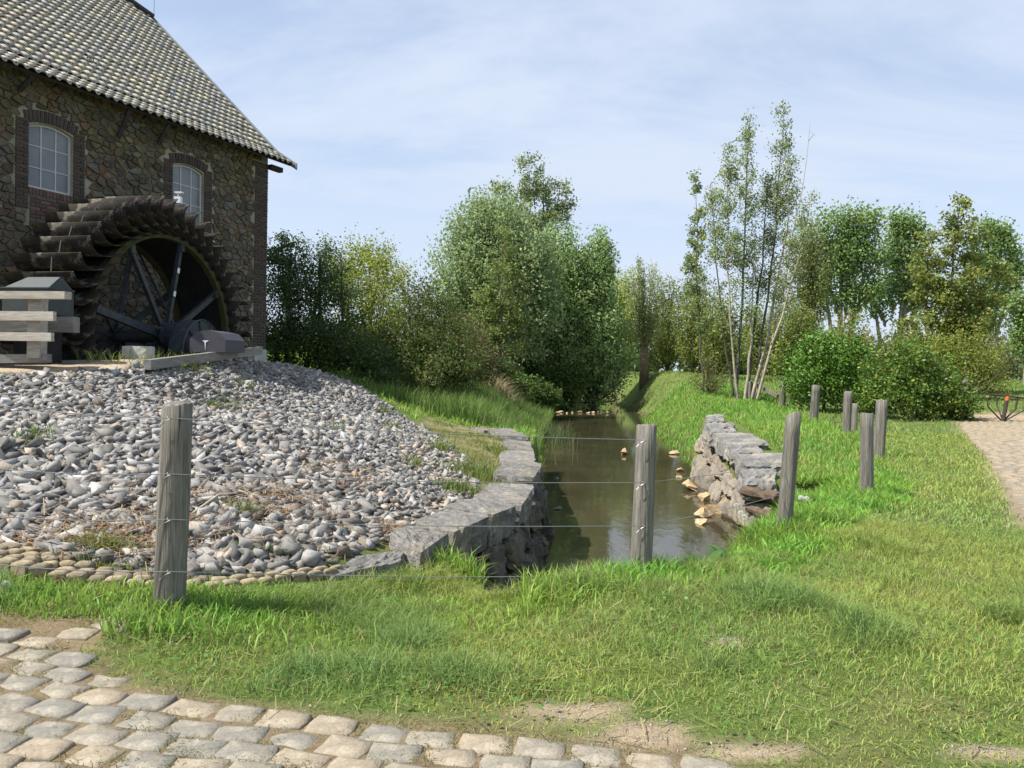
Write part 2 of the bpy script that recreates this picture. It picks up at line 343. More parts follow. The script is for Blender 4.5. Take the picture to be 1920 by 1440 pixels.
# wall frame
PHI = R(25.2)
WC = np.array([-6.41, 20.0, 0.0])
WU = np.array([-math.sin(PHI), -math.cos(PHI), 0.0])       # along the wall, towards the camera
WN = np.array([math.cos(PHI), -math.sin(PHI), 0.0])        # out of the wall
UP = np.array([0, 0, 1.0])
def wf(t, n, z): return WC + WU * t + WN * n + UP * z
def pz(px, py, Y):
    p = at(px, py, Y); return (p[0], p[1], p[2])
CTRL = [(-8, -3, 0), (0, -3, 0), (8, -3, 0), (-5, 1, 0), (0, 0, 0), (6, 1, 0), (-3.2, 3, .02), (-1, 3, 0), (1.5, 3, 0), (4, 3.3, 0), (8, 4, 0),
        (-2.06, 4.68, .03), (-3.4, 4.5, .06), (-5, 4.4, .1), (-.6, 5.15, -.17), (-1.15, 5.15, -.12), (.4, 5.5, -.06), (1.01, 5.98, -.1), (2.77, 7.7, -.06), (4.84, 10.5, -.16), (7.4, 15.5, -.13), (3, 5.5, -.03), (.1, 6.1, -.30), (.45, 6.5, -.42), (1.3, 7.2, -.42), (2.2, 8.3, -.32),
        (5, 7, -.05), (8, 9, -.08), (9.5, 13, -.1), (13, 20, -.1), (8.87, 20.4, -.05), (9.7, 24.7, 0), (10.9, 31, .12), (17, 27, 0), (26, 27, .05), (20, 12, 0), (32, 15, 0),
        (4.9, 19.5, .30), (4.1, 12.7, -.22), (5.6, 17, .1), (6.3, 21, .28), (3.6, 9.6, -.12),
        (9.7, 33, .33), (8.2, 40, 1.0), (8.7, 46, 1.45), (12, 50, 1.25), (22, 48, .75), (36, 50, .9), (60, 70, 1.1), (22, 80, 1.1), (60, 100, 1.1), (11, 80, 1.4), (0, 100, 1.6),
        (6.6, 27, .3), (7.5, 33, .6), (9.3, 37, .8), (13.5, 33, .22), (16, 38, .35),
        (-1, 20.5, .05), (-.3, 26, .15), (-3, 22.5, .1), (-1, 32, .4), (-.8, 40, 1.85), (-1, 50, 2.0), (-8, 40, 1.8), (-5, 28, .5), (-6, 24, .6), (-12, 30, 1.3), (-10, 60, 1.6), (1.2, 46, 1.1), (2.4, 60, 1.3),
        # heap of gravel
        (-3.6, 5.35, .20), (-2.2, 5.25, .10), (-1.3, 5.8, .05), (-.95, 6.6, .05), (-.6, 8, .05), (-.4, 9.6, .06), (-.2, 11.5, .08), (-.3, 13.5, .10), (-.8, 15.5, .12), (-1.0, 17.2, .08),
        (-1.9, 7.2, .32), (-1.6, 9.2, .30), (-1.75, 11.5, .38), (-3.0, 7.2, .52), (-2.9, 9.4, .72), (-4.2, 7.2, .64), (-5.2, 7.4, .72), (-6.2, 7.6, .76), (-7.5, 7.6, .8),
        pz(20, 697, 10.7), pz(120, 697, 10.9), pz(220, 695, 11.2), pz(320, 690, 12.2), pz(400, 681, 13.8), pz(440, 677, 15.5), pz(490, 682, 17.3), pz(560, 692, 18.3), pz(640, 714, 18.3), pz(720, 760, 17.6),
        pz(790, 803, 16.4), pz(500, 720, 14.5), pz(400, 760, 11.6), pz(600, 770, 13.6),
        (-5.0, 19.8, 1.1), (-3.4, 20.4, .45), (-7, 13.5, 1.44), (-9, 12.5, 1.45), (-6.2, 14.5, 1.45), (-12, 14, 1.43), (-12, 20, 1.43), (-9, 19, 1.43), (-6.2, 18.6, 1.48), (-11, 11, 1.42),
        (-8, 5.3, .35), (-10, 7.5, .8), (-14, 5, .3)]
_c = np.array(CTRL, float); _px, _py = _c[:, 0], _c[:, 1]
def _k(r2): return np.where(r2 > 1e-12, r2 * np.log(r2 + 1e-12), 0.0)
_n = len(_c); _A = np.zeros((_n + 3, _n + 3))
_A[:_n, :_n] = _k((_px[:, None] - _px[None]) ** 2 + (_py[:, None] - _py[None]) ** 2) + np.eye(_n) * .01
_A[:_n, _n] = 1; _A[:_n, _n + 1] = _px; _A[:_n, _n + 2] = _py; _A[_n:, :_n] = _A[:_n, _n:].T
_w = np.linalg.solve(_A, np.concatenate([_c[:, 2], np.zeros(3)]))
# wheel frame
WPHI = R(13.5); WHEEL_R = 2.58; WHEEL_W = 1.35
HUB = at(327, 632, 14.4)
AX = np.array([math.cos(WPHI), -math.sin(WPHI), 0.0]); AU = np.array([math.sin(WPHI), math.cos(WPHI), 0.0])
def land(x, y):
    x = np.asarray(x, float); y = np.asarray(y, float); sh = x.shape
    x = x.ravel(); y = y.ravel(); z = np.empty(len(x))
    for i in range(0, len(x), 20000):
        a = x[i:i + 20000, None]; b = y[i:i + 20000, None]
        z[i:i + 20000] = _k((a - _px) ** 2 + (b - _py) ** 2) @ _w[:_n]
    z += _w[_n] + _w[_n + 1] * x + _w[_n + 2] * y
    far = np.clip(smooth(60, 95, y) + smooth(30, 60, np.abs(x - 5)) + smooth(-4, -10, y), 0, 1)
    z = np.clip(z, -.35, 2.4) * (1 - far) + 1.15 * far * smooth(-12, 40, y) + 0
    return z.reshape(sh)
def height(x, y, pit=True):
    x = np.asarray(x, float); y = np.asarray(y, float)
    z = land(x, y)
    z = z + (fbm(x, y, .6, 3) - .5) * .05
    ins = in_poly(x, y, CHANNEL); d = poly_dist(x, y, CHANNEL)
    w = np.full(x.shape, 1.6)
    w = np.where((x < 1.6) & (y < 18.6), .16, w)
    w = np.where((x > 2.4) & (y > 12.4) & (y < 20.0), .12, w)
    w = np.where((y < 9.6) & (x > -.2) & (y - .62 * x < 7.9), .75, w)
    w = np.where((x > 2.4) & (y >= 20.2) & (y < 60), 2.6, w)
    w = np.where((x < 2.6) & (y >= 18.6), 1.9 + 1.6 * smooth(24, 34, y), w)
    s = smooth(0, 1, d / w)
    zo = z * s + (WATER_Z - .05) * (1 - s)
    z = np.where(ins, WATER_Z - .1 - np.minimum(.5, d * .6), zo)
    if pit:
        rx, ry = x - HUB[0], y - HUB[1]
        a = rx * AX[0] + ry * AX[1]; u = rx * AU[0] + ry * AU[1]
        z = np.where((a > -1.9) & (a < .38) & (np.abs(u) < 2.9), -.85, z)
    return z
def h1(x, y): return float(height(np.array([x]), np.array([y]), False)[0])

# paving region (rotated rows)
CE = np.array([.982, -.187]); CN = np.array([.187, .982])
def cobble_edge(x, y):
    """positive inside the paved area near the camera"""
    v = x * CN[0] + y * CN[1]
    e = (fbm(x, y, .35, 21) - .5) * .12
    a = 3.19 + .3 * smooth(-1.7, -2.3, x) + e - v
    a = np.minimum(a, .8 + e * 2 - x)
    b = np.minimum(-2.22 + e * 1.5 - x, 4.45 + e * 2 - y)
    return np.maximum(a, b)
# right-hand cobbled path: centre line
PATH = [(5.2, 4.5), (6.9, 8), (8.35, 10.5), (11.05, 15.4), (14.95, 23), (17.0, 26.6), (20.5, 30.5)]
def path_d(x, y): return poly_dist(x, y, PATH, closed=False)

# ------------------------------------------------------------------ ground sheet
def spaced(segs):
    out = []
    for a, b, st in segs: out.append(np.arange(a, b, st))
    return np.concatenate(out + [np.array([segs[-1][1]])])
gx = spaced([(-500, -80, 40), (-80, -24, 6), (-24, -10, .5), (-10, -4, .16), (-4, 4, .11), (4, 10, .16), (10, 24, .5), (24, 80, 4), (80, 500, 40)])
gy = spaced([(-30, -5, 5), (-5, 2.4, .5), (2.4, 9, .10), (9, 20, .14), (20, 50, .5), (50, 100, 3), (100, 900, 50)])
GX, GY = np.meshgrid(gx, gy)
fx, fy = GX.ravel(), GY.ravel()
gz = height(fx, fy)
def mixc3(c, d, m): return c * (1 - m[:, None]) + np.array(d) * m[:, None]
gcol = np.tile(np.array([.10, .145, .036]), (len(fx), 1))
nz = fbm(fx, fy, .5, 40)
gcol = mixc3(gcol, (.15, .14, .06), smooth(.5, .72, nz) * .7)
ce = cobble_edge(fx, fy)
gcol = mixc3(gcol, (.215, .165, .10), smooth(-.16, .02, ce))
# worn sandy spots beside the paving
SPOTS = [(on_z(1075, 1330, 0), .30, .10), (on_z(1210, 1375, 0), .2, .12), (on_z(1410, 1405, 0), .24, .06), (on_z(1850, 1415, 0), .22, .05), (on_z(1370, 1222, 0), .1, .06)]
def spot_mask(x, y):
    m = np.zeros(np.shape(x))
    for c, rx_, ry_ in SPOTS:
        q = np.hypot((x - c[0]) / rx_, (y - c[1]) / ry_) + (fbm(x, y, .15, 8) - .5) * .9
        m = np.maximum(m, smooth(1.25, .6, q))
    return m
gcol = mixc3(gcol, (.36, .28, .19), spot_mask(fx, fy))
ing = in_poly(fx, fy, GRAVEL)
gcol = np.where(ing[:, None], np.array([.19, .17, .145]), gcol)
terr = (gz > 1.33) & (fx < -4.0) & (fy < 21) & ~ing
gcol = np.where(terr[:, None], np.array([.40, .32, .22]) * (.75 + .5 * nz[:, None]), gcol)
MOSSP = [(-2.0, 15.0), (-1.2, 12.5), (-.5, 10.5), (-.3, 8.8), (.1, 9.5), (.3, 13), (.1, 17.3), (-1.8, 18.4)]
moss = in_poly(fx, fy, MOSSP) & ~ing
mossd = poly_dist(fx, fy, MOSSP)
mm = np.clip(np.where(moss, 1.0, smooth(.35, 0, mossd + (nz - .5) * .5) * ~ing), 0, 1) * smooth(.25, .5, nz + .12)
gcol = mixc3(gcol, (.17, .155, .065), mm * .9)
gcol = mixc3(gcol, (.27, .22, .14), mm * smooth(.5, .68, fbm(fx, fy, .3, 77)) * .9)
pd = path_d(fx, fy)
gcol = mixc3(gcol, (.26, .21, .145), smooth(1.6, 1.25, pd + (nz - .5) * .4))
sandy = smooth(2.6, 1.2, np.hypot(fx - 19.2, (fy - 29.0) * 1.3) + (nz - .5))
gcol = mixc3(gcol, (.36, .26, .165), sandy)
mud = gz < WATER_Z + .12
gcol = np.where(mud[:, None], np.array([.09, .07, .04]), gcol)
nxg, nyg = len(gx), len(gy)
ii = np.arange(nxg * nyg).reshape(nyg, nxg)
quads = np.stack([ii[:-1, :-1].ravel(), ii[:-1, 1:].ravel(), ii[1:, 1:].ravel(), ii[1:, :-1].ravel()], 1)
ground = add('ground', fast_mesh('ground', np.stack([fx, fy, gz], 1), quads, gcol, True), MAT['ground'])
tag(ground, 'grassy and earthy ground around the stream and mill', kind='structure')

# water sheet
wp = [(-1.2, 6.0), (-1.2, 8.5), (-.9, 14), (-.8, 20), (-.8, 30), (0, 46), (2, 72), (3, 97), (11, 97), (9.5, 72), (9.2, 46), (8, 35), (6.8, 24), (6.0, 20), (5.2, 13), (4.6, 10), (3, 7.5), (1, 6.2)]
water = add('stream_water', pymesh('stream_water', [(x, y, WATER_Z) for x, y in wp], [tuple(range(len(wp)))[::-1]]), MAT['water'])
tag(water, 'still brown stream reflecting the sky between the stone banks', kind='structure')

# ------------------------------------------------------------------ rocks
def hull_rock(n=14, sx=1, sy=.8, sz=.55, sd=None):
    rr = np.random.default_rng(sd)
    p = rr.normal(size=(n, 3)); p /= np.linalg.norm(p, axis=1)[:, None]
    p *= (.8 + .3 * rr.random((n, 1)))
    p *= np.array([sx, sy, sz]) * .5
    bm = bmesh.new()
    for q in p: bm.verts.new(q)
    r = bmesh.ops.convex_hull(bm, input=bm.verts)
    bmesh.ops.delete(bm, geom=[v for v in bm.verts if not v.link_faces], context='VERTS')
    bmesh.ops.triangulate(bm, faces=bm.faces)
    bm.verts.index_update()
    v = np.array([x.co[:] for x in bm.verts]); f = np.array([[q.index for q in x.verts] for x in bm.faces]); bm.free()
    return v, f
def rand_rot(n, r_, tilt=.6):
    """rotation matrices: yaw free, tilt limited"""
    y = r_.random(n) * 2 * math.pi; a = r_.normal(size=n) * tilt; b = r_.normal(size=n) * tilt
    cy_, sy_ = np.cos(y), np.sin(y); ca, sa = np.cos(a), np.sin(a); cb, sb = np.cos(b), np.sin(b)
    Z = np.zeros(n); O = np.ones(n)
    Rz = np.stack([np.stack([cy_, -sy_, Z], 1), np.stack([sy_, cy_, Z], 1), np.stack([Z, Z, O], 1)], 1)
    Rx = np.stack([np.stack([O, Z, Z], 1), np.stack([Z, ca, -sa], 1), np.stack([Z, sa, ca], 1)], 1)
    Ry = np.stack([np.stack([cb, Z, sb], 1), np.stack([Z, O, Z], 1), np.stack([-sb, Z, cb], 1)], 1)
    return Rz @ Rx @ Ry
def scatter_rocks(name, P, S, C, mat, variants, tilt=.5, sd=1):
    r_ = np.random.default_rng(sd); n = len(P); Rm = rand_rot(n, r_, tilt)
    vi = r_.integers(0, len(variants), n); VV, FF, CC = [], [], []; off = 0
    for k, (v, f) in enumerate(variants):
        ids = np.where(vi == k)[0]
        if not len(ids): continue
        q = np.einsum('nij,vj->nvi', Rm[ids], v) * S[ids][:, None, None] + P[ids][:, None, :]
        ff = f[None] + (np.arange(len(ids)) * len(v))[:, None, None] + off
        VV.append(q.reshape(-1, 3)); FF.append(ff.reshape(-1, 3)); CC.append(np.repeat(C[ids], len(v), 0)); off += len(ids) * len(v)
    return add(name, fast_mesh(name, np.concatenate(VV), np.concatenate(FF), np.concatenate(CC)), mat)
def angular_rock(sd):
    rr = np.random.default_rng(sd); p = np.array([(x, y, z) for x in (-1, 1) for y in (-1, 1) for z in (-1, 1)], float) * .5
    p += rr.uniform(-.24, .24, p.shape); p[:, 0] += p[:, 2] * rr.uniform(-.5, .5); p[:, 1] += p[:, 0] * rr.uniform(-.4, .4); p *= np.array([1.12, .70, .40]) * rr.uniform(.8, 1.25, 3)
    bm = bmesh.new()
    for q_ in p: bm.verts.new(q_)
    bmesh.ops.convex_hull(bm, input=bm.verts); bmesh.ops.delete(bm, geom=[v for v in bm.verts if not v.link_faces], context='VERTS'); bmesh.ops.triangulate(bm, faces=bm.faces); bm.verts.index_update()
    v = np.array([x.co[:] for x in bm.verts]); f = np.array([[q_.index for q_ in x.verts] for x in bm.faces]); bm.free(); return v, f
ROCKV = [angular_rock(s) for s in range(28)]
def sample_poly(poly, n, r_):
    P = np.array(poly); lo = P.min(0); hi = P.max(0); out = []
    while sum(len(o) for o in out) < n:
        q = lo + (hi - lo) * r_.random((n * 2, 2)); out.append(q[in_poly(q[:, 0], q[:, 1], poly)])
    return np.concatenate(out)[:n]
r1 = np.random.default_rng(5)
q = sample_poly(GRAVEL, 35000, r1)
q = q[(q[:, 0] > -.72 * q[:, 1] - .4)]
# keep stones off the weedy, littered toe of the heap
zq = height(q[:, 0], q[:, 1])
dedge = poly_dist(q[:, 0], q[:, 1], GRAVEL)
sz = r1.gamma(4.2, .0165, len(q)).clip(.035, .15) * (0.78 + .22 * smooth(9, 5.5, q[:, 1]))
flat = smooth(-1.9, -.6, q[:, 0])
sz *= (1 - .28 * flat)
keep = r1.random(len(q)) < (1 - .35 * flat * (fbm(q[:, 0], q[:, 1], .5, 60) > .5))
q, zq, sz, flat = q[keep], zq[keep], sz[keep], flat[keep]
P = np.stack([q[:, 0], q[:, 1], zq + sz * (.05 + .18 * r1.random(len(q)))], 1)
br = (.10 + .24 * r1.random(len(q)) ** 1.2)
C = np.stack([br * 1.04, br * 1.0, br * .94], 1)
wm = r1.random(len(q)) < (.12 + .25 * flat); C[wm] *= np.array([1.1, .96, .82])
wh = r1.random(len(q)) < .012; C[wh] = .38
gr = scatter_rocks('gravel', P, sz, C, MAT['gravel'], ROCKV, .5, 3)
tag(gr, 'heap of grey angular crushed stone banked up before the mill', 'gravel', kind='stuff')

# rough block from a top quad and a bottom quad
def rough_block(top, bot, n=(6, 6, 4), amp=.03, rnd=.12, sd=0):
    r_ = np.random.default_rng(sd)
    top = np.array(top, float); bot = np.array(bot, float)
    nx_, ny_, nz_ = n; idx = {}; V = []; F = []
    off = r_.random(3) * 50
    ph = r_.random((6, 3)) * 6.28; fr = r_.normal(size=(6, 3)) * np.array([4, 4, 4])
    cen = (top.mean(0) + bot.mean(0)) / 2
    def P_(i, j, k):
        a, b, c = i / nx_, j / ny_, k / nz_
        # round the corners
        key = (i, j, k)
        if key in idx: return idx[key]
        A, B, C_ = [2 * w_ - 1 for w_ in (a, b, c)]
        m = sorted([abs(A), abs(B), abs(C_)])
        pull = rnd * max(0, m[1] - .55) / .45 * (.6 + .8 * max(0, m[0] - .5))
        t_ = (top[0] * (1 - a) + top[1] * a) * (1 - b) + (top[3] * (1 - a) + top[2] * a) * b
        b_ = (bot[0] * (1 - a) + bot[1] * a) * (1 - b) + (bot[3] * (1 - a) + bot[2] * a) * b
        p = b_ * (1 - c) + t_ * c
        p = p + (cen - p) * pull
        d = np.sin(fr @ p + ph[:, 0]) ; s_ = d[:3].mean(); 
        p = p + (p - cen) / (np.linalg.norm(p - cen) + 1e-6) * amp * (s_ * 1.6 + r_.normal() * .35)
        idx[key] = len(V); V.append(p); return idx[key]
    def face(fn, A_, B_):
        for i in range(A_):
            for j in range(B_):
                F.append((fn(i, j), fn(i + 1, j), fn(i + 1, j + 1), fn(i, j + 1)))
    face(lambda i, j: P_(i, j, nz_), nx_, ny_); face(lambda i, j: P_(j, i, 0), ny_, nx_)
    face(lambda i, j: P_(i, 0, j), nx_, nz_); face(lambda i, j: P_(j, ny_, i), nz_, nx_)
    face(lambda i, j: P_(0, j, i) if True else 0, nz_, ny_) ; face(lambda i, j: P_(nx_, i, j), ny_, nz_)
    return V, F
def block_obj(name, top, bot, mat, parent, sd, **kw):
    V, F = rough_block(top, bot, sd=sd, **kw)
    c = np.mean(V, 0)
    o = add(name, pymesh(name, np.array(V) - c, F, None, False), mat, parent, c - np.array(parent.location if parent else (0, 0, 0)))
    me = o.data
    bm = bmesh.new(); bm.from_mesh(me); bmesh.ops.recalc_face_normals(bm, faces=bm.faces); bm.to_mesh(me); bm.free()
    return o

# ---- left bank wall: coping slabs over boulders
RIM = [(-1.30, 5.50, .03), (-.80, 5.90, .07), (-.68, 6.02, .07), (-.50, 6.78, .08), (-.20, 7.62, .09), (.10, 8.25, .10), (.28, 9.9, .10), (.42, 11.4, .12), (.47, 13.0, .13), (.42, 15.1, .14), (-.05, 17.3, .15), (-.8, 18.4, .14)]
lw = empty('stone_bank_wall', (0, 9, 0), 'low bank wall of grey limestone slabs curving round the gravel heap', 'stone wall')
def inward(i):
    a = np.array(RIM[max(i - 1, 0)]); b = np.array(RIM[min(i + 1, len(RIM) - 1)]); d = (b - a)[:2]; d /= np.linalg.norm(d)
    return np.array([-d[1], d[0], 0])
depth_in = [.42, .42, .5, .5, .55, .62, .6, .55, .55, .6, .6, .5]
def shrink(pts, k=.985):
    pts = np.array(pts); c = pts.mean(0); return c + (pts - c) * k
for i in range(len(RIM) - 1):
    if i == 1: continue
    a, b = np.array(RIM[i]), np.array(RIM[i + 1])
    na, nb = inward(i) * depth_in[i], inward(i + 1) * depth_in[i + 1]
    if i == 0: na = np.array([.06, .38, 0]); nb = np.array([-.02, .42, 0])
    if i == 2: na = np.array([-.30, .30, 0])
    dz = random.uniform(-.05, .04)
    oj = inward(i) * random.uniform(-.06, .05) if i > 2 else 0 * inward(i); oj2 = oj + inward(i) * random.uniform(-.05, .05) * (i > 2)
    top = shrink([a + oj + (0, 0, dz), b + oj2 + (0, 0, dz), b + nb + oj2 + (0, 0, dz + .02), a + na + oj + (0, 0, dz + .02)], .96)
    th = [.36, .3, .36, .36, .34, .30, .27, .27, .26, .26, .26, .26][i]
    sl = np.array([0, 0, -th])
    outn = -inward(i)
    bot = [top[0] + sl + outn * -.05, top[1] + sl + outn * -.05, top[2] + sl, top[3] + sl]
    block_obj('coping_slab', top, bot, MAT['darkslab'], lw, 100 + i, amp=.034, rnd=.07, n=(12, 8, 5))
# lower boulders under the rim
for course, (zt, zb, push) in enumerate([(-.24, -.62, .05), (-.60, -1.12, .10)]):
    L_ = [0]; 
    for i in range(2, len(RIM) - 1): pass
    pts = np.array(RIM[2:10]); seg = np.r_[0, np.cumsum(np.hypot(*(pts[1:, :2] - pts[:-1, :2]).T))]
    s0 = 0.0 if course == 0 else .3
    while s0 < seg[-1] - .2:
        ln = random.uniform(.55, 1.05); s1 = min(s0 + ln, seg[-1])
        pa = np.array([np.interp(s0, seg, pts[:, k]) for k in range(2)] + [0]); pb = np.array([np.interp(s1, seg, pts[:, k]) for k in range(2)] + [0])
        d = (pb - pa); d /= np.linalg.norm(d); o_ = np.array([d[1], -d[0], 0])
        e = push + random.uniform(-.04, .09); z1 = zt + random.uniform(-.03, .03); z0 = zb
        top = [pa + o_ * e + UP * z1, pb + o_ * e + UP * z1, pb - o_ * .4 + UP * z1, pa - o_ * .4 + UP * z1]
        bot = [pa + o_ * (e + .06) + UP * z0, pb + o_ * (e + .06) + UP * z0, pb - o_ * .4 + UP * z0, pa - o_ * .4 + UP * z0]
        block_obj('boulder', shrink(top, .97), shrink(bot, .97), MAT['darkboulder'], lw, int(s0 * 977 + course * 31), amp=.06, rnd=.26, n=(8, 6, 6))
        s0 = s1 + .05

# ---- right bank wall
rw = empty('stone_bank_wall', (4.3, 16, -.5), 'sunlit bank wall of pale slabs on big boulders across the stream', 'stone wall')
RR = [(4.88, 19.6, .40), (4.66, 18.3, .31), (4.48, 17.1, .2), (4.36, 15.7, .1), (4.18, 14.5, .0), (4.02, 13.3, -.12), (3.86, 12.35, -.22)]
dep = [.45, .62, .8, .62, .85, .6, .42]
for i in range(len(RR) - 1):
    a, b = np.array(RR[i]), np.array(RR[i + 1]); d = b - a; d[2] = 0; d /= np.linalg.norm(d)
    o_ = np.array([-d[1], d[0], 0])
    jn, jz = random.uniform(-.07, .07), random.uniform(-.04, .04); a = a + o_ * jn + UP * jz; b = b + o_ * (jn + random.uniform(-.04, .04)) + UP * jz
    top = shrink([b, a, a + o_ * dep[i] + (0, 0, .03), b + o_ * dep[i] * random.uniform(.85, 1.15) + (0, 0, .03)], .965)
    sl = np.array([0, 0, random.uniform(-.36, -.26)])
    bot = [top[0] + sl - o_ * .05, top[1] + sl - o_ * .05, top[2] + sl, top[3] + sl]
    block_obj('coping_slab', top, bot, MAT['limestone'], rw, 300 + i, amp=.05, rnd=.06, n=(14, 9, 5))
pts = np.array(RR)
seg = np.r_[0, np.cumsum(np.hypot(*(pts[1:, :2] - pts[:-1, :2]).T))]
for course, (dt, db, p0, p1) in enumerate([(-.36, -.82, .05, .20), (-.78, -1.6, .22, .42)]):
    s0 = .0 if course == 0 else .35
    while s0 < seg[-1] - .3:
        s1 = min(s0 + random.uniform(1.2, 2.1), seg[-1])
        A = np.array([np.interp(s0, seg, pts[:, k]) for k in range(3)]); B = np.array([np.interp(s1, seg, pts[:, k]) for k in range(3)])
        d = B - A; d[2] = 0; d /= np.linalg.norm(d); o_ = np.array([d[1], -d[0], 0])
        jt = random.uniform(-.08, .06)
        top = [B + o_ * p0 + UP * (dt + jt), A + o_ * p0 + UP * (dt + jt), A - o_ * .45 + UP * (dt + jt), B - o_ * .45 + UP * (dt + jt)]
        bot = [B + o_ * p1 + UP * db, A + o_ * p1 + UP * db, A - o_ * .45 + UP * db, B - o_ * .45 + UP * db]
        block_obj('boulder', shrink(top, .95), shrink(bot, .95), MAT['boulder'], rw, int(s0 * 771 + course * 57 + 5), amp=.06, rnd=.30, n=(9, 6, 8))
        s0 = s1 + .07

# yellow rocks at the foot of the right wall
def rock(name, px, py, size, label, mat, group=None, sq=(1, .8, .6), sd=0, z=None, cat='rock'):
    p = on_z(px, py, WATER_Z if z is None else z)
    v, f = hull_rock(12, *sq, sd=sd); size *= .82
    # soften: subdivide hull once with noise
    me = pymesh(name, v * size, f)
    bm = bmesh.new(); bm.from_mesh(me)
    bmesh.ops.subdivide_edges(bm, edges=bm.edges[:], cuts=1, smooth=.0, use_grid_fill=True)
    for v_ in bm.verts: v_.co += Vector(np.random.default_rng(sd * 31 + v_.index).normal(size=3) * size * .018)
    bmesh.ops.recalc_face_normals(bm, faces=bm.faces); bm.to_mesh(me); bm.free()
    o = add(name, me, mat, None, (p[0], p[1], p[2] + size * sq[2] * .25))
    o.rotation_euler = (random.uniform(-.2, .2), random.uniform(-.2, .2), random.uniform(0, 6))
    return tag(o, label, cat, group)
g = 'yellow rocks along the right water edge'
rock('rock', 1295, 918, .62, 'big yellow sandstone rock at the foot of the boulder wall', MAT['sandstone'], g, sd=1)
rock('rock', 1322, 938, .42, 'middle yellow rock wedged against the boulders beside a green weed', MAT['sandstone'], g, sd=2)
rock('rock', 1318, 968, .52, 'large flat yellow rock nearest the fence at the water edge', MAT['sandstone'], g, (1, .8, .5), sd=3)
rock('rock', 1338, 962, .44, 'yellow rock leaning against the nearest boulder of the wall', MAT['sandstone'], g, sd=4)
rock('rock', 1313, 982, .40, 'low yellow rock half sunk in front of the flat yellow rock', MAT['sandstone'], g, (1, .8, .45), sd=5)
rock('rock', 1173, 852, .62, 'pale pinkish rock rising from midstream left of the middle post', MAT['sandstone'], g, (1, .6, .5), sd=6)
rock('rock', 1266, 852, .62, 'pale yellow rock at the grassy edge before the wall begins', MAT['sandstone'], g, (1, .7, .5), sd=7)
rock('rock', 1276, 884, .34, 'small yellow stone at the waterline below the far boulder', MAT['sandstone'], g, (1, .7, .5), sd=8)
rock('rock', 1272, 896, .30, 'small flat stone lying in the shallows near the boulder wall', MAT['sandstone'], g, (1, .7, .35), sd=9)
rock('rock', 1042, 898, .28, 'small brown stone breaking the water beside the left wall', MAT['boulder'], None, (1, .7, .4), sd=10)
rock('rock', 1046, 955, .24, 'dark stone awash in the water close to the left wall', MAT['boulder'], None, (1, .7, .4), sd=11)
for k in range(13):
    px = 1034 + k * 9.5 + random.uniform(-3, 3)
    rock('weir_stone', px, 774 + random.uniform(-1, 1.5), random.uniform(.25, .5), 'small pale stone in the row across the far stream', MAT['sandstone'], 'stones in a row across the stream', (1, .7, .5), sd=20 + k, cat='stone')
for k, (px, py) in enumerate([(1010, 845), (1006, 1022), (1012, 1035), (1000, 1048)]):
    pass

# ------------------------------------------------------------------ cobbles
def sett_mesh(name, lx, ly, hgt, sd, dome=.012):
    r_ = np.random.default_rng(sd)
    base = []
    for (sx_, sy_) in ((-1, -1), (0, -1), (1, -1), (1, 0), (1, 1), (0, 1), (-1, 1), (-1, 0)):
        c_ = 1.0 if sx_ == 0 or sy_ == 0 else .94
        base.append((sx_ * lx / 2 * c_ * (1 + r_.normal() * .06), sy_ * ly / 2 * c_ * (1 + r_.normal() * .075)))
    base = np.array(base); V = []; F = []
    for s_, z in ((1.0, -hgt), (1.0, -.013), (.95, -.002), (.55, dome * .7)):
        for p in base: V.append((p[0] * s_ * (1 + r_.normal() * .012), p[1] * s_ * (1 + r_.normal() * .012), z + r_.normal() * .0022))
    V.append((0, 0, dome))
    for k in range(3):
        for i in range(8):
            j = (i + 1) % 8; F.append((k * 8 + i, k * 8 + j, k * 8 + 8 + j, k * 8 + 8 + i))
    for i in range(8): F.append((24 + i, 24 + (i + 1) % 8, 32))
    me = pymesh(name, V, F, None, True); me.materials.append(MAT['cobble'])
    for i_ in range(8): me.polygons[i_].use_smooth = False
    return me
COB = [sett_mesh('cobblestone', random.uniform(.198, .232), random.uniform(.143, .168), .08, s, .005) for s in range(14)]
road = add('cobbled_road', pymesh('cobbled_road', [(x, y, .003) for x, y in [(-3.6, 2.4), (.8, 2.2), (.8, 2.95), (-2.2, 3.5), (-2.3, 4.4), (-3.6, 4.6)]], [(0, 1, 2, 3, 4, 5)]), MAT['ground'])
set_col(road.data, np.array([.34, .27, .175]))
tag(road, 'worn cobbled road of pale setts with sandy grassy joints', kind='structure')
nst = 0
for row in range(-10, 22):
    for k in range(-24, 10):
        u_ = k * .224 + (row % 2) * .112 + random.uniform(-.012, .012); v_ = 3.09 - row * .160 + random.uniform(-.01, .01)
        if row < 0: v_ = 3.09 - row * .160
        x = u_ * CE[0] + v_ * CN[0]; y = u_ * CE[1] + v_ * CN[1]
        if y < 2.6 or y > 4.75: continue
        if abs(x / y) > .74: continue
        if cobble_edge(np.array([x]), np.array([y]))[0] < .02: continue
        if random.random() < (.30 if v_ > 3.42 else .03): continue
        o = bpy.data.objects.new('cobblestone', COB[random.randrange(len(COB))]); COL.objects.link(o); o.parent = road
        o.location = (x, y, h1(x, y) + .008 + random.uniform(-.006, .005))
        o.rotation_euler = (random.gauss(0, .018), random.gauss(0, .018), math.atan2(CE[1], CE[0]) + random.gauss(0, .09) + (math.pi if random.random() < .5 else 0)); nst += 1
# joints ride a little above the ground sheet so the road's bed lies on it
for v in road.data.vertices: v.co.z = h1(v.co.x, v.co.y) + .001 if False else -.03

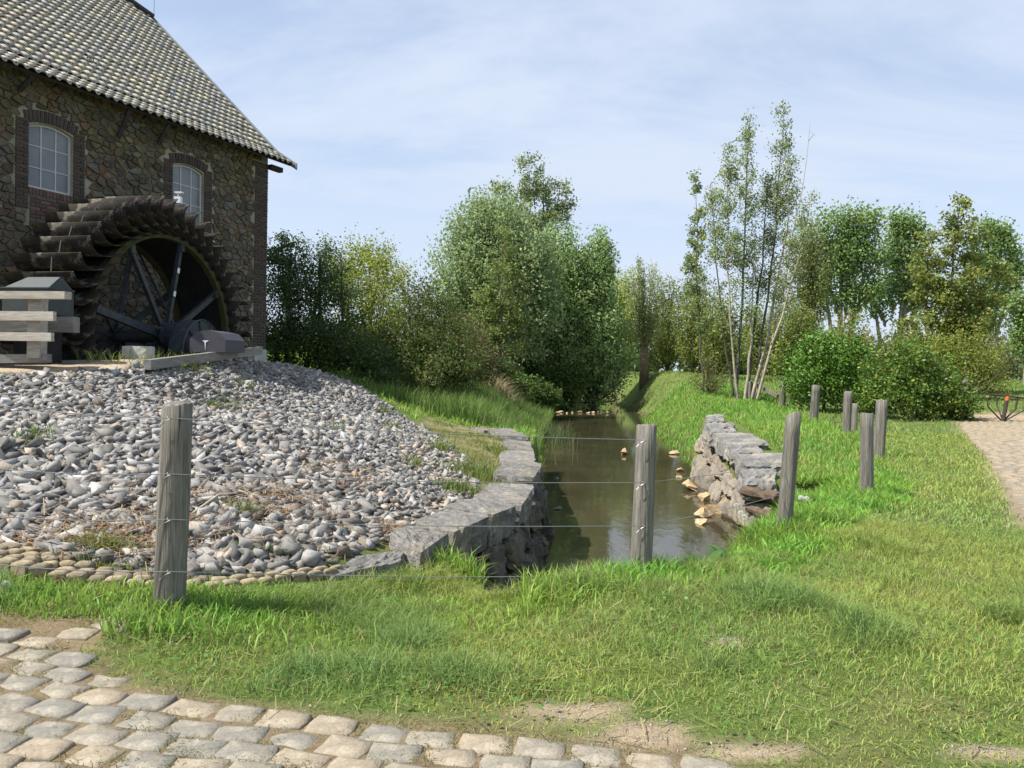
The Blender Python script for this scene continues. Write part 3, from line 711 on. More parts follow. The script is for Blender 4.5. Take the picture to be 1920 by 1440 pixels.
# right-hand path setts
pathr = add('cobbled_path', pymesh('cobbled_path', [(11.0, 15.2, -.4), (11.6, 15.2, -.4), (11.3, 15.9, -.4)], [(0, 1, 2)]), MAT['ground'])
set_col(pathr.data, np.array([.34, .27, .175]))
tag(pathr, 'narrow cobbled path curving along the lawn to the gate', kind='structure')
pp = np.array(PATH); sg = np.r_[0, np.cumsum(np.hypot(*(pp[1:] - pp[:-1]).T))]
COB2 = [sett_mesh('path_cobblestone', random.uniform(.2, .23), random.uniform(.15, .17), .06, 50 + s, .02) for s in range(6)]
for me in COB2: me.materials.clear(); me.materials.append(MAT['pathsett'])
cand = []
s_ = 5.0
while s_ < sg[-1] - 2.5:
    c_ = np.array([np.interp(s_, sg, pp[:, 0]), np.interp(s_, sg, pp[:, 1])]); c2 = np.array([np.interp(s_ + .2, sg, pp[:, 0]), np.interp(s_ + .2, sg, pp[:, 1])])
    d = c2 - c_; d /= np.linalg.norm(d); nn = np.array([d[1], -d[0]])
    off0 = random.random() * .2
    for w_ in np.arange(-1.2, 1.2, .235):
        p = c_ + nn * (w_ + off0)
        if p[0] / p[1] < .69: cand.append((p, math.atan2(nn[1], nn[0])))
    s_ += .178
cand.sort(key=lambda q_: q_[0][1])
zc = height(np.array([c[0][0] for c in cand]), np.array([c[0][1] for c in cand]))
rest_v, rest_f = [], []
for i, (p, a) in enumerate(cand):
    z = zc[i] + .004 + random.uniform(-.006, .006)
    if i < 240:
        o = bpy.data.objects.new('cobblestone', COB2[random.randrange(6)]); COL.objects.link(o); o.parent = pathr
        o.location = (p[0], p[1], z); o.rotation_euler = (random.gauss(0, .03), random.gauss(0, .03), a + random.gauss(0, .05))
    else:
        me = COB2[i % 6]; b = len(rest_v)
        for v in me.vertices:
            rest_v.append((p[0] + v.co.x * math.cos(a) - v.co.y * math.sin(a), p[1] + v.co.x * math.sin(a) + v.co.y * math.cos(a), z + v.co.z))
        for f in me.polygons: rest_f.append(tuple(b + k for k in f.vertices))
if rest_v:
    o = add('cobblestones', pymesh('cobblestones', rest_v, rest_f, None, True), MAT['pathsett'], pathr); o['kind'] = 'stuff'

# curved strip of setts in front of the heap
strip = empty('sett_kerb', (-2.5, 5.1, .1), 'curved kerb strip of small cream setts below the gravel heap', 'kerb')
FR = [on_z(-60, 1040, .24), on_z(0, 1050, .24), on_z(60, 1063, .21), on_z(120, 1075, .17), on_z(180, 1085, .14), on_z(250, 1093, .11), on_z(330, 1097, .08), on_z(420, 1096, .06), on_z(520, 1084, .05), on_z(632, 1069, .04)]
BK = [on_z(-60, 1000, .30), on_z(0, 1010, .30), on_z(60, 1024, .26), on_z(120, 1041, .21), on_z(180, 1058, .17), on_z(250, 1068, .13), on_z(330, 1074, .10), on_z(420, 1077, .08), on_z(520, 1070, .07), on_z(632, 1059, .06)]
FR = np.array(FR); BK = np.array(BK)
sF = np.r_[0, np.cumsum(np.linalg.norm(FR[1:] - FR[:-1], axis=1))]
SETT = []
for s in range(8):
    me = sett_mesh('sett', .105, .1, .17, 80 + s, .01); me.materials.clear(); me.materials.append(MAT['sett']); SETT.append(me)
for rowi in range(4):
    s_ = random.random() * .06
    while s_ < sF[-1]:
        f_ = np.array([np.interp(s_, sF, FR[:, k]) for k in range(3)]); b_ = np.array([np.interp(s_, sF, BK[:, k]) for k in range(3)])
        wid = np.linalg.norm(b_ - f_); nrow = max(2, min(4, int(round(wid / .095))))
        if rowi < nrow:
            p = f_ + (b_ - f_) * ((rowi + .5) / nrow)
            f2 = np.array([np.interp(s_ + .05, sF, FR[:, k]) for k in range(3)])
            d = f2 - f_
            o = bpy.data.objects.new('sett', SETT[random.randrange(8)]); COL.objects.link(o); o.parent = strip
            o.location = tuple(p - np.array(strip.location) + UP * random.uniform(-.012, .008))
            o.scale = (1, wid / nrow / .105, 1)
            o.rotation_euler = (random.gauss(0, .06), random.gauss(0, .06), math.atan2(d[1], d[0]) + random.gauss(0, .05))
        s_ += .118
bed = MB()
for i in range(len(FR) - 1):
    a, b, c, d = FR[i] - UP * .03, FR[i + 1] - UP * .03, BK[i + 1] - UP * .03, BK[i] - UP * .03
    k = UP * .25
    bed.geo([a, b, c, d, a - k, b - k, c - k, d - k], [(0, 1, 2, 3), (4, 5, 1, 0)])
bo = bed.build('earth_bed', MAT['ground'], strip, -np.array(strip.location)); set_col(bo.data, np.array([.13, .09, .055]))

# ================================================================== THE MILL
mill = empty('mill_building', wf(0, 0, 0), 'old rubble stone watermill with brick corner and pantiled roof', 'building')
ML = np.array(mill.location)
WANG = math.atan2(WU[1], WU[0])
def wall_obj(name, verts_tnz, faces, mat, parent, col=None, smooth_shade=False):
    V = [wf(*v) - ML for v in verts_tnz]
    return add(name, pymesh(name, V, faces, col, smooth_shade), mat, parent)
Z0, ZE = .2, 6.66
TL = 10.0
WIN = [(5.34, 6.21, 4.72, 5.86, .10), (2.09, 2.97, 4.72, 5.90, .10)]      # t0,t1,z0,z1(spring),rise
# backing wall with window holes: strips
bw = MB()
def tbox(mb, t0, t1, n0, n1, z0, z1):
    v = [wf(t, n, z) - ML for t in (t0, t1) for n in (n0, n1) for z in (z0, z1)]
    mb.geo(v, [(0, 1, 3, 2), (4, 6, 7, 5), (0, 4, 5, 1), (2, 3, 7, 6), (0, 2, 6, 4), (1, 5, 7, 3)])
ts = [0, 2.09, 2.97, 5.34, 6.21, TL]
for a, b in ((0, 1), (2, 3), (4, 5)): tbox(bw, ts[a], ts[b], -.45, -.012, -1.0, ZE)
for (t0, t1, z0, z1, rs) in WIN:
    tbox(bw, t0, t1, -.45, -.012, -1.0, z0)
    # above the segmental arch
    m = 8
    V = []; 
    for i in range(m + 1):
        a = i / m; t = t0 + (t1 - t0) * a; z = z1 + rs * (1 - (2 * a - 1) ** 2)
        V += [wf(t, -.012, z) - ML, wf(t, -.012, ZE) - ML, wf(t, -.45, z) - ML]
    F = []
    for i in range(m):
        F += [(3 * i, 3 * i + 3, 3 * i + 4, 3 * i + 1), (3 * i, 3 * i + 2, 3 * i + 5, 3 * i + 3)]
    bw.geo(V, F)
# gable wall and rear wall closing the building
tbox(bw, .012, .4, -9.6, -.46, -1.0, ZE); tbox(bw, .41, TL, -9.6, -9.2, -1.0, ZE); tbox(bw, TL, TL + .4, -9.6, -.0, -1.0, ZE)
gv = [wf(.012, -.2, ZE), wf(.012, -9.5, ZE), wf(.012, -6.6, ZE + 5.0), wf(.012, -4.4, ZE + 4.2), wf(.012, -3.9, ZE + 3.6)]
bw.geo([q_ - ML for q_ in gv], [(0, 1, 2, 3, 4)])
tbox(bw, 0, TL, -9.1, -.47, ZE - .06, ZE - .01); tbox(bw, 0, TL, -.30, -.013, ZE + .001, ZE + .2)
wall = bw.build('wall', MAT['mortar'], mill)

# --- brick zones
def bz(t0, t1, z0, z1): return (t0, t1, z0, z1)
RECTS = [bz(0, .51, 1.86, ZE), bz(2.09 - .26, 2.09, 4.55, 6.0), bz(2.97, 2.97 + .26, 4.55, 6.0), bz(5.34 - .26, 5.34, 4.3, 5.96), bz(6.21, 6.21 + .26, 4.3, 5.96),
         bz(5.34, 6.21, 4.0, 4.72), bz(2.09, 2.97, 4.2, 4.72), bz(0, .6, 1.2, 1.86)]
for (t0, t1, z1_) in ((2.09, 2.97, 5.90), (5.34, 6.21, 5.86)):
    for i_ in range(6):
        a_ = (i_ + .5) / 6; RECTS.append(bz(t0 - .12 + (t1 - t0 + .24) * i_ / 6, t0 - .12 + (t1 - t0 + .24) * (i_ + 1) / 6, z1_ - .1, z1_ + .10 * (1 - (2 * a_ - 1) ** 2) + .25))
# stones: voronoi cells in the wall plane
rs = np.random.default_rng(21)
sites = []
tt = -.1
cw, ch = .20, .125
for iz in range(int((ZE - .8) / ch) + 1):
    for it in range(int(7.3 / cw) + 1):
        if rs.random() < .13: continue
        sites.append(((it + (iz % 2) * .5 + rs.uniform(-.42, .42)) * cw, 1.0 + (iz + rs.uniform(-.42, .42)) * ch))
        if rs.random() < .12: sites.append((sites[-1][0] + cw * .45, sites[-1][1] + ch * rs.uniform(-.3, .3)))
sites = np.array(sites)
AS = np.array([1.0, 1.5])
def clip(poly, nx_, ny_, c):
    out = []
    for i in range(len(poly)):
        p, q_ = poly[i], poly[(i + 1) % len(poly)]
        dp = p[0] * nx_ + p[1] * ny_ - c; dq = q_[0] * nx_ + q_[1] * ny_ - c
        if dp <= 0: out.append(p)
        if (dp < 0) != (dq < 0) and abs(dp - dq) > 1e-9:
            s_ = dp / (dp - dq); out.append((p[0] + (q_[0] - p[0]) * s_, p[1] + (q_[1] - p[1]) * s_))
    return out
cells = []
SS = sites * AS
for i in range(len(sites)):
    d2 = ((SS - SS[i]) ** 2).sum(1); nb = np.argsort(d2)[1:16]
    c0 = SS[i]; poly = [(c0[0] - .6, c0[1] - .6), (c0[0] + .6, c0[1] - .6), (c0[0] + .6, c0[1] + .6), (c0[0] - .6, c0[1] + .6)]
    for j in nb:
        dv = SS[j] - c0; ln = np.linalg.norm(dv)
        if ln < 1e-6: continue
        dv /= ln; poly = clip(poly, dv[0], dv[1], dv @ c0 + ln / 2 - .0095)
        if len(poly) < 3: break
    if len(poly) < 3: continue
    poly = [(p[0], p[1] / AS[1]) for p in poly]; c = np.mean(poly, 0); ok = True
    poly = clip(poly, 0, 1, ZE + .17); 
    if len(poly) >= 3: poly = clip(poly, 0, -1, -1.0)
    for (t0, t1, z0, z1) in RECTS + [(w_[0], w_[1], w_[2], w_[3] + .1) for w_ in WIN]:
        if len(poly) < 3: ok = False; break
        c = np.mean(poly, 0); seps = [t0 - c[0], c[0] - t1, z0 - c[1], c[1] - z1]; k = int(np.argmax(seps))
        if seps[k] < 0: ok = False; break
        if k == 0: poly = clip(poly, 1, 0, t0 - .01)
        elif k == 1: poly = clip(poly, -1, 0, -(t1 + .01))
        elif k == 2: poly = clip(poly, 0, 1, z0 - .01)
        else: poly = clip(poly, 0, -1, -(z1 + .01))
    if not ok or len(poly) < 3: continue
    c = np.mean(poly, 0); ar = 0.5 * abs(sum(poly[a][0] * poly[(a + 1) % len(poly)][1] - poly[(a + 1) % len(poly)][0] * poly[a][1] for a in range(len(poly))))
    if ar < .003 or c[0] > 7.1 or c[0] < 0: continue
    cells.append((poly, c, ar))
PAL = [(.10, .095, .085), (.13, .115, .09), (.075, .08, .08), (.115, .10, .07), (.15, .125, .09), (.145, .088, .05), (.15, .078, .038), (.085, .09, .075), (.16, .145, .11), (.10, .115, .115), (.12, .085, .065)]
PW = np.array([14, 14, 12, 12, 9, 3.5, 1.6, 9, 6, 6, 7], float); PW /= PW.sum()
def stone_geo(poly, c, r_):
    n = len(poly); poly = [np.array(p) for p in poly]
    # cut corners
    pp_ = []
    for i in range(n):
        a, b = poly[i], poly[(i + 1) % n]; L_ = np.linalg.norm(b - a)
        if L_ > .05: pp_ += [a + (b - a) * .09, a + (b - a) * .91]
        else: pp_ += [(a + b) / 2]
    poly = pp_; n = len(poly); h = .012 + r_.random() * .04
    V = []
    tx, tz = r_.normal() * .06, r_.normal() * .06
    for s_, nn in ((1, -.03), (1, h * .45), (.9, h)):
        for p in poly:
            q_ = c + (p - c) * s_; V.append((q_[0], nn + (0 if nn < 0 else (q_[0] - c[0]) * tx + (q_[1] - c[1]) * tz + r_.normal() * .003), q_[1]))
    V.append((c[0], h + r_.normal() * .006, c[1]))
    F = []
    for k in range(2):
        for i in range(n):
            j = (i + 1) % n; F.append((k * n + i, k * n + j, (k + 1) * n + j, (k + 1) * n + i))
    for i in range(n): F.append((2 * n + i, 2 * n + (i + 1) % n, 3 * n))
    return V, F
cells.sort(key=lambda q_: -(q_[2] * (1.6 if q_[1][1] > 3.0 else .4) * (.5 + .14 * q_[1][0])))
MV, MF, MC = [], [], []
for i, (poly, c, ar) in enumerate(cells):
    V, F = stone_geo(poly, c, rs)
    k = rs.choice(len(PAL), p=PW); col = (np.array(PAL[k]) * .62 + np.array([.115, .10, .08]) * .38) * (.68 + .62 * rs.random()) * np.array([1.06, 1.0, .92])
    if c[1] > 5.7: col = col * np.array([.92, .92, .76])
    if i < 295:
        ctr = wf(c[0], 0, c[1]) - ML
        o = add('stone', pymesh('stone', [wf(*v) - ML - ctr for v in V], F, np.tile(col, (len(V), 1))), MAT['wallstone'], wall, ctr)
    else:
        b = len(MV); MV += [wf(*v) - ML for v in V]; MF += [tuple(k2 + b for k2 in f) for f in F]; MC += [col] * len(V)
if MV:
    o = add('rubble_infill', pymesh('rubble_infill', MV, MF, np.array(MC)), MAT['wallstone'], wall); o['kind'] = 'stuff'

# --- bricks (one mesh, scaled copies)
def brick_mesh(name, lx, lz, mat, dep_=.06):
    V = []; F = []
    for (s_, n_) in ((1, -dep_), (1, .006), (.95, .012)):
        for (a, b) in ((-1, -1), (1, -1), (1, 1), (-1, 1)):
            V.append((a * lx / 2 * s_, n_, b * lz / 2 * (s_ if s_ == 1 else .9)))
    for k in range(2):
        for i in range(4): F.append((k * 4 + i, k * 4 + (i + 1) % 4, k * 4 + 4 + (i + 1) % 4, k * 4 + 4 + i))
    F.append((8, 9, 10, 11))
    me = pymesh(name, V, F); me.materials.append(mat); return me
BM_ = {}
bricks = []
def brick(t, z, lt, lz, rot=0.0, pale=False):
    bricks.append((t, z, lt, lz, rot, pale))
CO = .072
def courses(t0, t1, z0, z1, tooth=None, pale=False, header=False):
    k = 0; z = z0 + CO / 2
    while z < z1:
        a, b = t0, t1
        if tooth == 'hi' and (k // 4) % 2: b -= .11
        if tooth == 'lo' and (k // 4) % 2: a += .11
        t = a; first = True
        while t < b - .03:
            L_ = .21 if not (first and k % 2) else .10
            L_ = min(L_, b - t); first = False
            if b - t - L_ < .05: L_ = b - t
            brick(t + L_ / 2, z, L_ - .013, CO - .013, 0, pale); t += L_
        z += CO; k += 1
courses(0.002, .56, 1.88, ZE - .05, 'hi')
for (t0, t1, z0, z1, rs_) in WIN:
    courses(t0 - .25, t0 - .003, z0 - (.42 if t0 > 4 else .15), z1 + .1, None); courses(t1 + .003, t1 + .25, z0 - (.42 if t0 > 4 else .15), z1 + .1, None)
    m = 14
    for i in range(m):
        a = (i + .5) / m; t = t0 - .1 + (t1 - t0 + .2) * a
        z = z1 + rs_ * (1 - (2 * a - 1) ** 2) + .125
        brick(t, z, .056, .22, (a - .5) * .5)
    for i in range(13):
        brick(t0 + (t1 - t0) * (i + .5) / 13, z0 - .075, .055, .12, 0, True)
courses(5.36, 6.19, 4.0, 4.58, None, True)
bricks.sort(key=lambda b_: -(b_[2] * b_[3] * (.6 + .12 * b_[0])))
RB = Matrix(((WU[0], WN[0], 0), (WU[1], WN[1], 0), (0, 0, 1))).to_4x4()
UNIT = brick_mesh('brick', 1, 1, MAT['brick']); UNITP = brick_mesh('brick_pale', 1, 1, MAT['brickpale'])
BV, BF, = [], []
for i, (t, z, lt, lz, rot, pale) in enumerate(bricks):
    mat = Matrix.Translation(Vector(wf(t, random.uniform(-.003, .004), z) - ML)) @ RB @ Matrix.Rotation(rot, 4, 'Y') @ Matrix.Diagonal((lt, 1, lz, 1))
    if i < 298:
        o = bpy.data.objects.new('brick', UNITP if pale else UNIT); COL.objects.link(o); o.parent = wall; o.matrix_local = mat
    else:
        b = len(BV); BV += [mat @ v.co for v in UNIT.vertices]; BF += [tuple(b + k for k in f.vertices) for f in UNIT.polygons]
if BV:
    o = add('brickwork', pymesh('brickwork', BV, BF), MAT['brick'], wall); o['kind'] = 'stuff'
# pale stone blocks at the foot of the corner
for (z0, z1, l_) in ((1.18, 1.50, .5), (1.51, 1.86, .42)):
    mb = MB(); tbox(mb, -.02, l_, -.3, .02, z0, z1); mb.build('corner_block', MAT['concrete'], wall)

# --- windows
for (t0, t1, z0, z1, rs_) in WIN:
    w_ = t1 - t0; fr = MB()
    def arch(a): return z1 + rs_ * (1 - (2 * a - 1) ** 2)
    n0, n1 = -.13, -.085
    tbox(fr, t0, t0 + .035, n0, n1, z0, z1 + .02); tbox(fr, t1 - .035, t1, n0, n1, z0, z1 + .02); tbox(fr, t0 + .036, t1 - .036, n0, n1, z0, z0 + .04)
    for i in range(10):
        a, b = i / 10, (i + 1) / 10
        v = [wf(t0 + w_ * a, n, arch(a) - e) - ML for e in (.045, 0) for n in (n0 + .002, n1 + .002)] + [wf(t0 + w_ * b, n, arch(b) - e) - ML for e in (.045, 0) for n in (n0 + .002, n1 + .002)]
        fr.geo(v, [(0, 1, 3, 2), (4, 6, 7, 5), (0, 4, 5, 1), (2, 3, 7, 6), (0, 2, 6, 4), (1, 5, 7, 3)])
    win = fr.build('window', MAT['whitepaint'], mill)
    bars = MB()
    for f_ in (1 / 3, 2 / 3): tbox(bars, t0 + w_ * f_ - .011, t0 + w_ * f_ + .011, n0 + .012, n1 - .008, z0 + .04, arch(f_) - .04)
    bars.build('glazing_bar', MAT['whitepaint'], win)
    hh = (z1 + rs_ * .6 - z0)
    bars = MB()
    for f_ in (.33, .665): tbox(bars, t0 + .036, t1 - .036, n0 + .016, n1 - .012, z0 + hh * f_ - .009, z0 + hh * f_ + .009)
    bars.build('glazing_bar', MAT['whitepaint'], win)
    for i in range(3):
        for j in range(3):
            a, b = t0 + w_ * i / 3 + .012, t0 + w_ * (i + 1) / 3 - .012
            za = z0 + hh * (0, .33, .665)[j] + .009; zb = z0 + hh * (.33, .665)[j] - .009 if j < 2 else None
            nn = n0 + .02 + random.uniform(-.003, .003)
            if zb is None: v = [(a, nn, za), (b, nn, za), (b, nn, arch((b - t0) / w_) - .03), ((a + b) / 2, nn, arch(((a + b) / 2 - t0) / w_) - .03), (a, nn, arch((a - t0) / w_) - .03)]
            else: v = [(a, nn, za), (b, nn, za), (b, nn, zb), (a, nn, zb)]
            wall_obj('pane', v, [tuple(range(len(v)))], MAT['glass'], win)
    mb = MB(); tbox(mb, t0 - .3, t1 + .3, -.8, -.46, z0 - .3, z1 + .5); mb.build('dark_reveal', MAT['darkwood'], mill)

# --- roof
EN, EZ = .42, 6.74            # eave offset from the wall and height of the eave edge
VERGE = -.52
def roof_z(s): return EZ + (.60 * s if s < .6 else .36 + .915 * (s - .6))
def roof_n(t, s, lift=0.0): return wf(t, EN - s, roof_z(s) + lift)
HIP_S = 5.35
def tmin(s): return VERGE if s < HIP_S else VERGE + (s - HIP_S) * 1.6
deck = MB()
ss = [0.12, .6, HIP_S, 6.7]
for i in range(3):
    a, b = ss[i], ss[i + 1]
    v = [roof_n(tmin(a) + .03, a, -.075) - ML, roof_n(TL + .3, a, -.075) - ML, roof_n(TL + .3, b, -.075) - ML, roof_n(tmin(b) + .03, b, -.075) - ML]
    v += [q_ - np.array([0, 0, .05]) for q_ in v]
    deck.geo(v, [(0, 1, 2, 3), (7, 6, 5, 4), (0, 4, 5, 1), (1, 5, 6, 2), (2, 6, 7, 3), (3, 7, 4, 0)])
# rear slope and hip end
rz = roof_z(6.7) - .075
v = [wf(TL + .3, EN - 6.7, rz), wf(tmin(6.7), EN - 6.7, rz), wf(VERGE, EN - 8.0, roof_z(HIP_S) - .08), wf(VERGE, EN - 13, EZ - .4), wf(TL + .3, EN - 13, EZ - .4), wf(VERGE, EN - HIP_S, roof_z(HIP_S) - .08)]
deck.geo([q_ - ML for q_ in v], [(0, 1, 2, 3, 4), (1, 5, 2)])
roof = deck.build('roof', MAT['darkwood'], mill)
def tile_mesh(name, w=.2, l=.335, nx_=7):
    V = []; F = []
    def prof(a): return .030 * math.cos((a - .32) * 2 * math.pi * .92)
    for j, (y, dz) in enumerate(((0, .022), (l * .5, -.008), (l, -.04))):
        for i in range(nx_):
            a = i / (nx_ - 1); V.append(((a - .5) * w * 1.12, y, prof(a) + dz))
    for i in range(nx_):
        a = i / (nx_ - 1); V.append(((a - .5) * w * 1.12, .002, prof(a) + .022 - .03))
    for j in range(2):
        for i in range(nx_ - 1): F.append((j * nx_ + i, j * nx_ + i + 1, (j + 1) * nx_ + i + 1, (j + 1) * nx_ + i))
    for i in range(nx_ - 1): F.append((3 * nx_ + i, 3 * nx_ + i + 1, i + 1, i))
    me = pymesh(name, V, F, None, True); me.materials.append(MAT['tile']); return me
TILE = tile_mesh('roof_tile')
rows = []; s = 0.0
while s < 6.6:
    rows.append(s); sl = .60 if s < .6 else .915
    s += .262 / math.sqrt(1 + sl * sl)
tiles = []
for ri, s in enumerate(rows):
    sl = .60 if s < .55 else .915
    t = tmin(s) + .11
    t = VERGE + .11 + math.ceil((t - VERGE - .11) / .2) * .2
    while t < 7.9:
        tiles.append((t, s, sl)); t += .2
def tile_m(t, s, sl, jit=True):
    up_ = -WN + UP * sl; up_ /= np.linalg.norm(up_); xd = -WU; nd = np.cross(xd, up_)
    if jit: 
        t = t + random.uniform(-.008, .008); s = s + random.uniform(-.006, .006)
    p = roof_n(t, s, .0) - ML + nd * random.uniform(-.004, .006)
    M = Matrix(((xd[0], up_[0], nd[0], p[0]), (xd[1], up_[1], nd[1], p[1]), (xd[2], up_[2], nd[2], p[2]), (0, 0, 0, 1)))
    return M @ Matrix.Rotation(random.gauss(0, .02), 4, 'Z')
tiles.sort(key=lambda q_: np.linalg.norm(roof_n(q_[0], q_[1]) - np.array([0, 0, EYE])))
vis = lambda q_: (lambda p: p[0] / p[1] > -.70 and (p[2] - EYE) / p[1] < .52)(roof_n(q_[0], q_[1]))
tiles = [q_ for q_ in tiles if vis(q_)]
TPAL = np.array([(.40, .37, .31), (.37, .345, .30), (.45, .41, .32), (.34, .325, .295), (.42, .385, .31), (.38, .35, .30), (.48, .43, .31), (.38, .365, .33), (.42, .36, .285), (.355, .345, .325)])
tv = np.array([v.co[:] + (1,) for v in TILE.vertices]); tf = np.array([f.vertices[:] for f in TILE.polygons])
RV, RF, RC = [], [], []
for i, q_ in enumerate(tiles):
    M = tile_m(*q_)
    if i < 300:
        o = bpy.data.objects.new('roof_tile', TILE); COL.objects.link(o); o.parent = roof; o.matrix_local = M
    else:
        RV.append((tv @ np.array(M).T)[:, :3]); RF.append(tf + (len(RV) - 1) * len(tv)); RC.append(np.tile(TPAL[random.randrange(len(TPAL))] * random.uniform(.9, 1.08), (len(tv), 1)))
o = add('roof_tile_field', fast_mesh('roof_tile_field', np.concatenate(RV), np.concatenate(RF), np.concatenate(RC), True), MAT['tileattr'], roof); o['kind'] = 'stuff'
# verge board, hip ridge, eave struts, lead edging
vb = MB()
vp = [roof_n(VERGE - .03, s, .05) - ML for s in (-.06, .3, .6, 2, 4, HIP_S)]
for i in range(len(vp) - 1):
    a, b = vp[i], vp[i + 1]; k = np.array([0, 0, -.17]); w_ = WU * .035
    vb.geo([a, b, b + k, a + k, a + w_, b + w_, b + k + w_, a + k + w_], [(0, 1, 2, 3), (7, 6, 5, 4), (0, 4, 5, 1), (2, 6, 7, 3), (0, 3, 7, 4), (1, 5, 6, 2)])
vb.build('verge_board', MAT['lead'], roof)
mb = MB(); mb.tube([roof_n(tmin(s) + .02, s, .05) - ML for s in (HIP_S - .05, 5.8, 6.2, 6.65)], .10, 8); mb.build('hip_ridge', MAT['darkwood'], roof)
mb = MB(); mb.tube([roof_n(VERGE - .05, HIP_S, .05) - ML, roof_n(VERGE - .05, HIP_S, .75) - ML], .008, 5); mb.build('lightning_rod', MAT['lead'], roof)
for (t, zt, zb) in ((4.33, 6.66, 6.1), (3.35, 6.66, 6.25), (6.35, 6.66, 6.42)):
    mb = MB(); a = wf(t, .30, zt) - ML; b = wf(t + .05, .03, zb) - ML; mb.tube([a, b], .05, 4); mb.build('eave_strut', MAT['darkwood'], mill)
for (px, py) in ((165, 118), (200, 28), (312, 178), (447, 232)):
    # crescent hooks on the tiles: find the roof point under the pixel
    d = ray(px, py); best = None
    for s in np.arange(.2, 6.4, .05):
        num = None
        for t in np.arange(0, 7.5, .1):
            p = roof_n(t, s, .06); e = abs(p[0] / p[1] - d[0]) + abs((p[2] - EYE) / p[1] - d[2])
            if best is None or e < best[0]: best = (e, t, s)
    _, t, s = best; c = roof_n(t, s, .07) - ML; mb = MB(); up_ = -WN + UP * .915; up_ /= np.linalg.norm(up_); nd = np.cross(-WU, up_)
    mb.tube([c + up_ * .11 * math.sin(a) + nd * .1 * math.cos(a) - WU * .05 * math.cos(a) for a in np.linspace(-1.4, 1.4, 8)], .012, 5); mb.build('roof_hook', MAT['darkwood'], roof)
# purlin end under the verge
for s_ in (.35,):
    mb = MB(); tbox(mb, VERGE + .1, 0.0, -.02, .12, 6.52, 6.64); mb.build('purlin_end', MAT['darkwood'], mill)

# ================================================================== THE WHEEL
wheel = empty('water_wheel', HUB, 'large iron mill wheel with curved rusty mossy buckets', 'water wheel')
def wh(a, r, th): return AX * a + AU * (r * math.cos(th)) + UP * (r * math.sin(th))   # local to hub
RI = 1.92
NB = 46
# one bucket, built at angle 0, copied by rotation about the axle
def bucket_mesh(a0, a1):
    V = []; F = []; m = 9
    for side in (0, 1):
        for i in range(m):
            s_ = i / (m - 1) * math.pi / 2
            ro = (WHEEL_R - RI + .02) * i / (m - 1); r = WHEEL_R - ro; sh = 1.0 * ro - 2.15 * ro * ro
            th = sh / r
            for a in (a0, a1):
                off_ = -.02 * side
                V.append(wh(a, r + off_ * math.sin(s_) * .8, th + off_ / r * (1 - .5 * math.sin(s_))))
    for side in (0, 1):
        b = side * 2 * m
        for i in range(m - 1):
            q_ = (b + 2 * i, b + 2 * i + 1, b + 2 * i + 3, b + 2 * i + 2); F.append(q_ if side == 0 else q_[::-1])
    for i in range(m - 1):
        F.append((2 * i, 2 * i + 2, 2 * m + 2 * i + 2, 2 * m + 2 * i)); F.append((2 * i + 1, 2 * m + 2 * i + 1, 2 * m + 2 * i + 3, 2 * i + 3))
    F.append((0, 2 * m, 2 * m + 1, 1)); F.append((2 * m - 2, 2 * m - 1, 4 * m - 1, 4 * m - 2))
    me = pymesh('bucket', V, F, None, True)
    me.materials.append(MAT['bucket']); return me
BK_ = bucket_mesh(-WHEEL_W, 0)
axv = Vector(AX)
for k in range(NB):
    o = bpy.data.objects.new('bucket', BK_); COL.objects.link(o); o.parent = wheel
    o.matrix_local = Matrix.Rotation(2 * math.pi * k / NB + .05, 4, axv)
# rims and sole drum
def ring(name, a0, a1, r0, r1, mat, seg=72, jit=0):
    V = []; F = []
    for i in range(seg):
        th = 2 * math.pi * i / seg
        for (a, r) in ((a0, r0), (a1, r0), (a1, r1), (a0, r1)): V.append(wh(a, r, th))
    for i in range(seg):
        j = (i + 1) % seg
        for k in range(4): F.append((4 * i + k, 4 * j + k, 4 * j + (k + 1) % 4, 4 * i + (k + 1) % 4))
    return add(name, pymesh(name, V, F), mat, wheel)
ring('rim', -.24, -.12, RI - .09, RI + .02, MAT['mossrim'])
ring('rim', -WHEEL_W + .001, -WHEEL_W + .12, RI - .10, RI + .03, MAT['mossrim'])
ring('middle_rim', -WHEEL_W * .5 - .05, -WHEEL_W * .5 + .05, RI - .06, RI + .02, MAT['darkmetal'])
ring('sole_boards', -WHEEL_W + .13, -.245, RI - .05, RI - .02, MAT['darkmetal'])
# tie rods between buckets
tr = MB()
for k in range(NB):
    th = 2 * math.pi * k / NB + .05; th2 = th + 2 * math.pi / NB
    tr.tube([wh(-WHEEL_W * .42, WHEEL_R - .03, th), wh(-WHEEL_W * .42, WHEEL_R - .16, th2 - .01)], .008, 4)
tr.build('tie_rods', MAT['lead'], wheel)
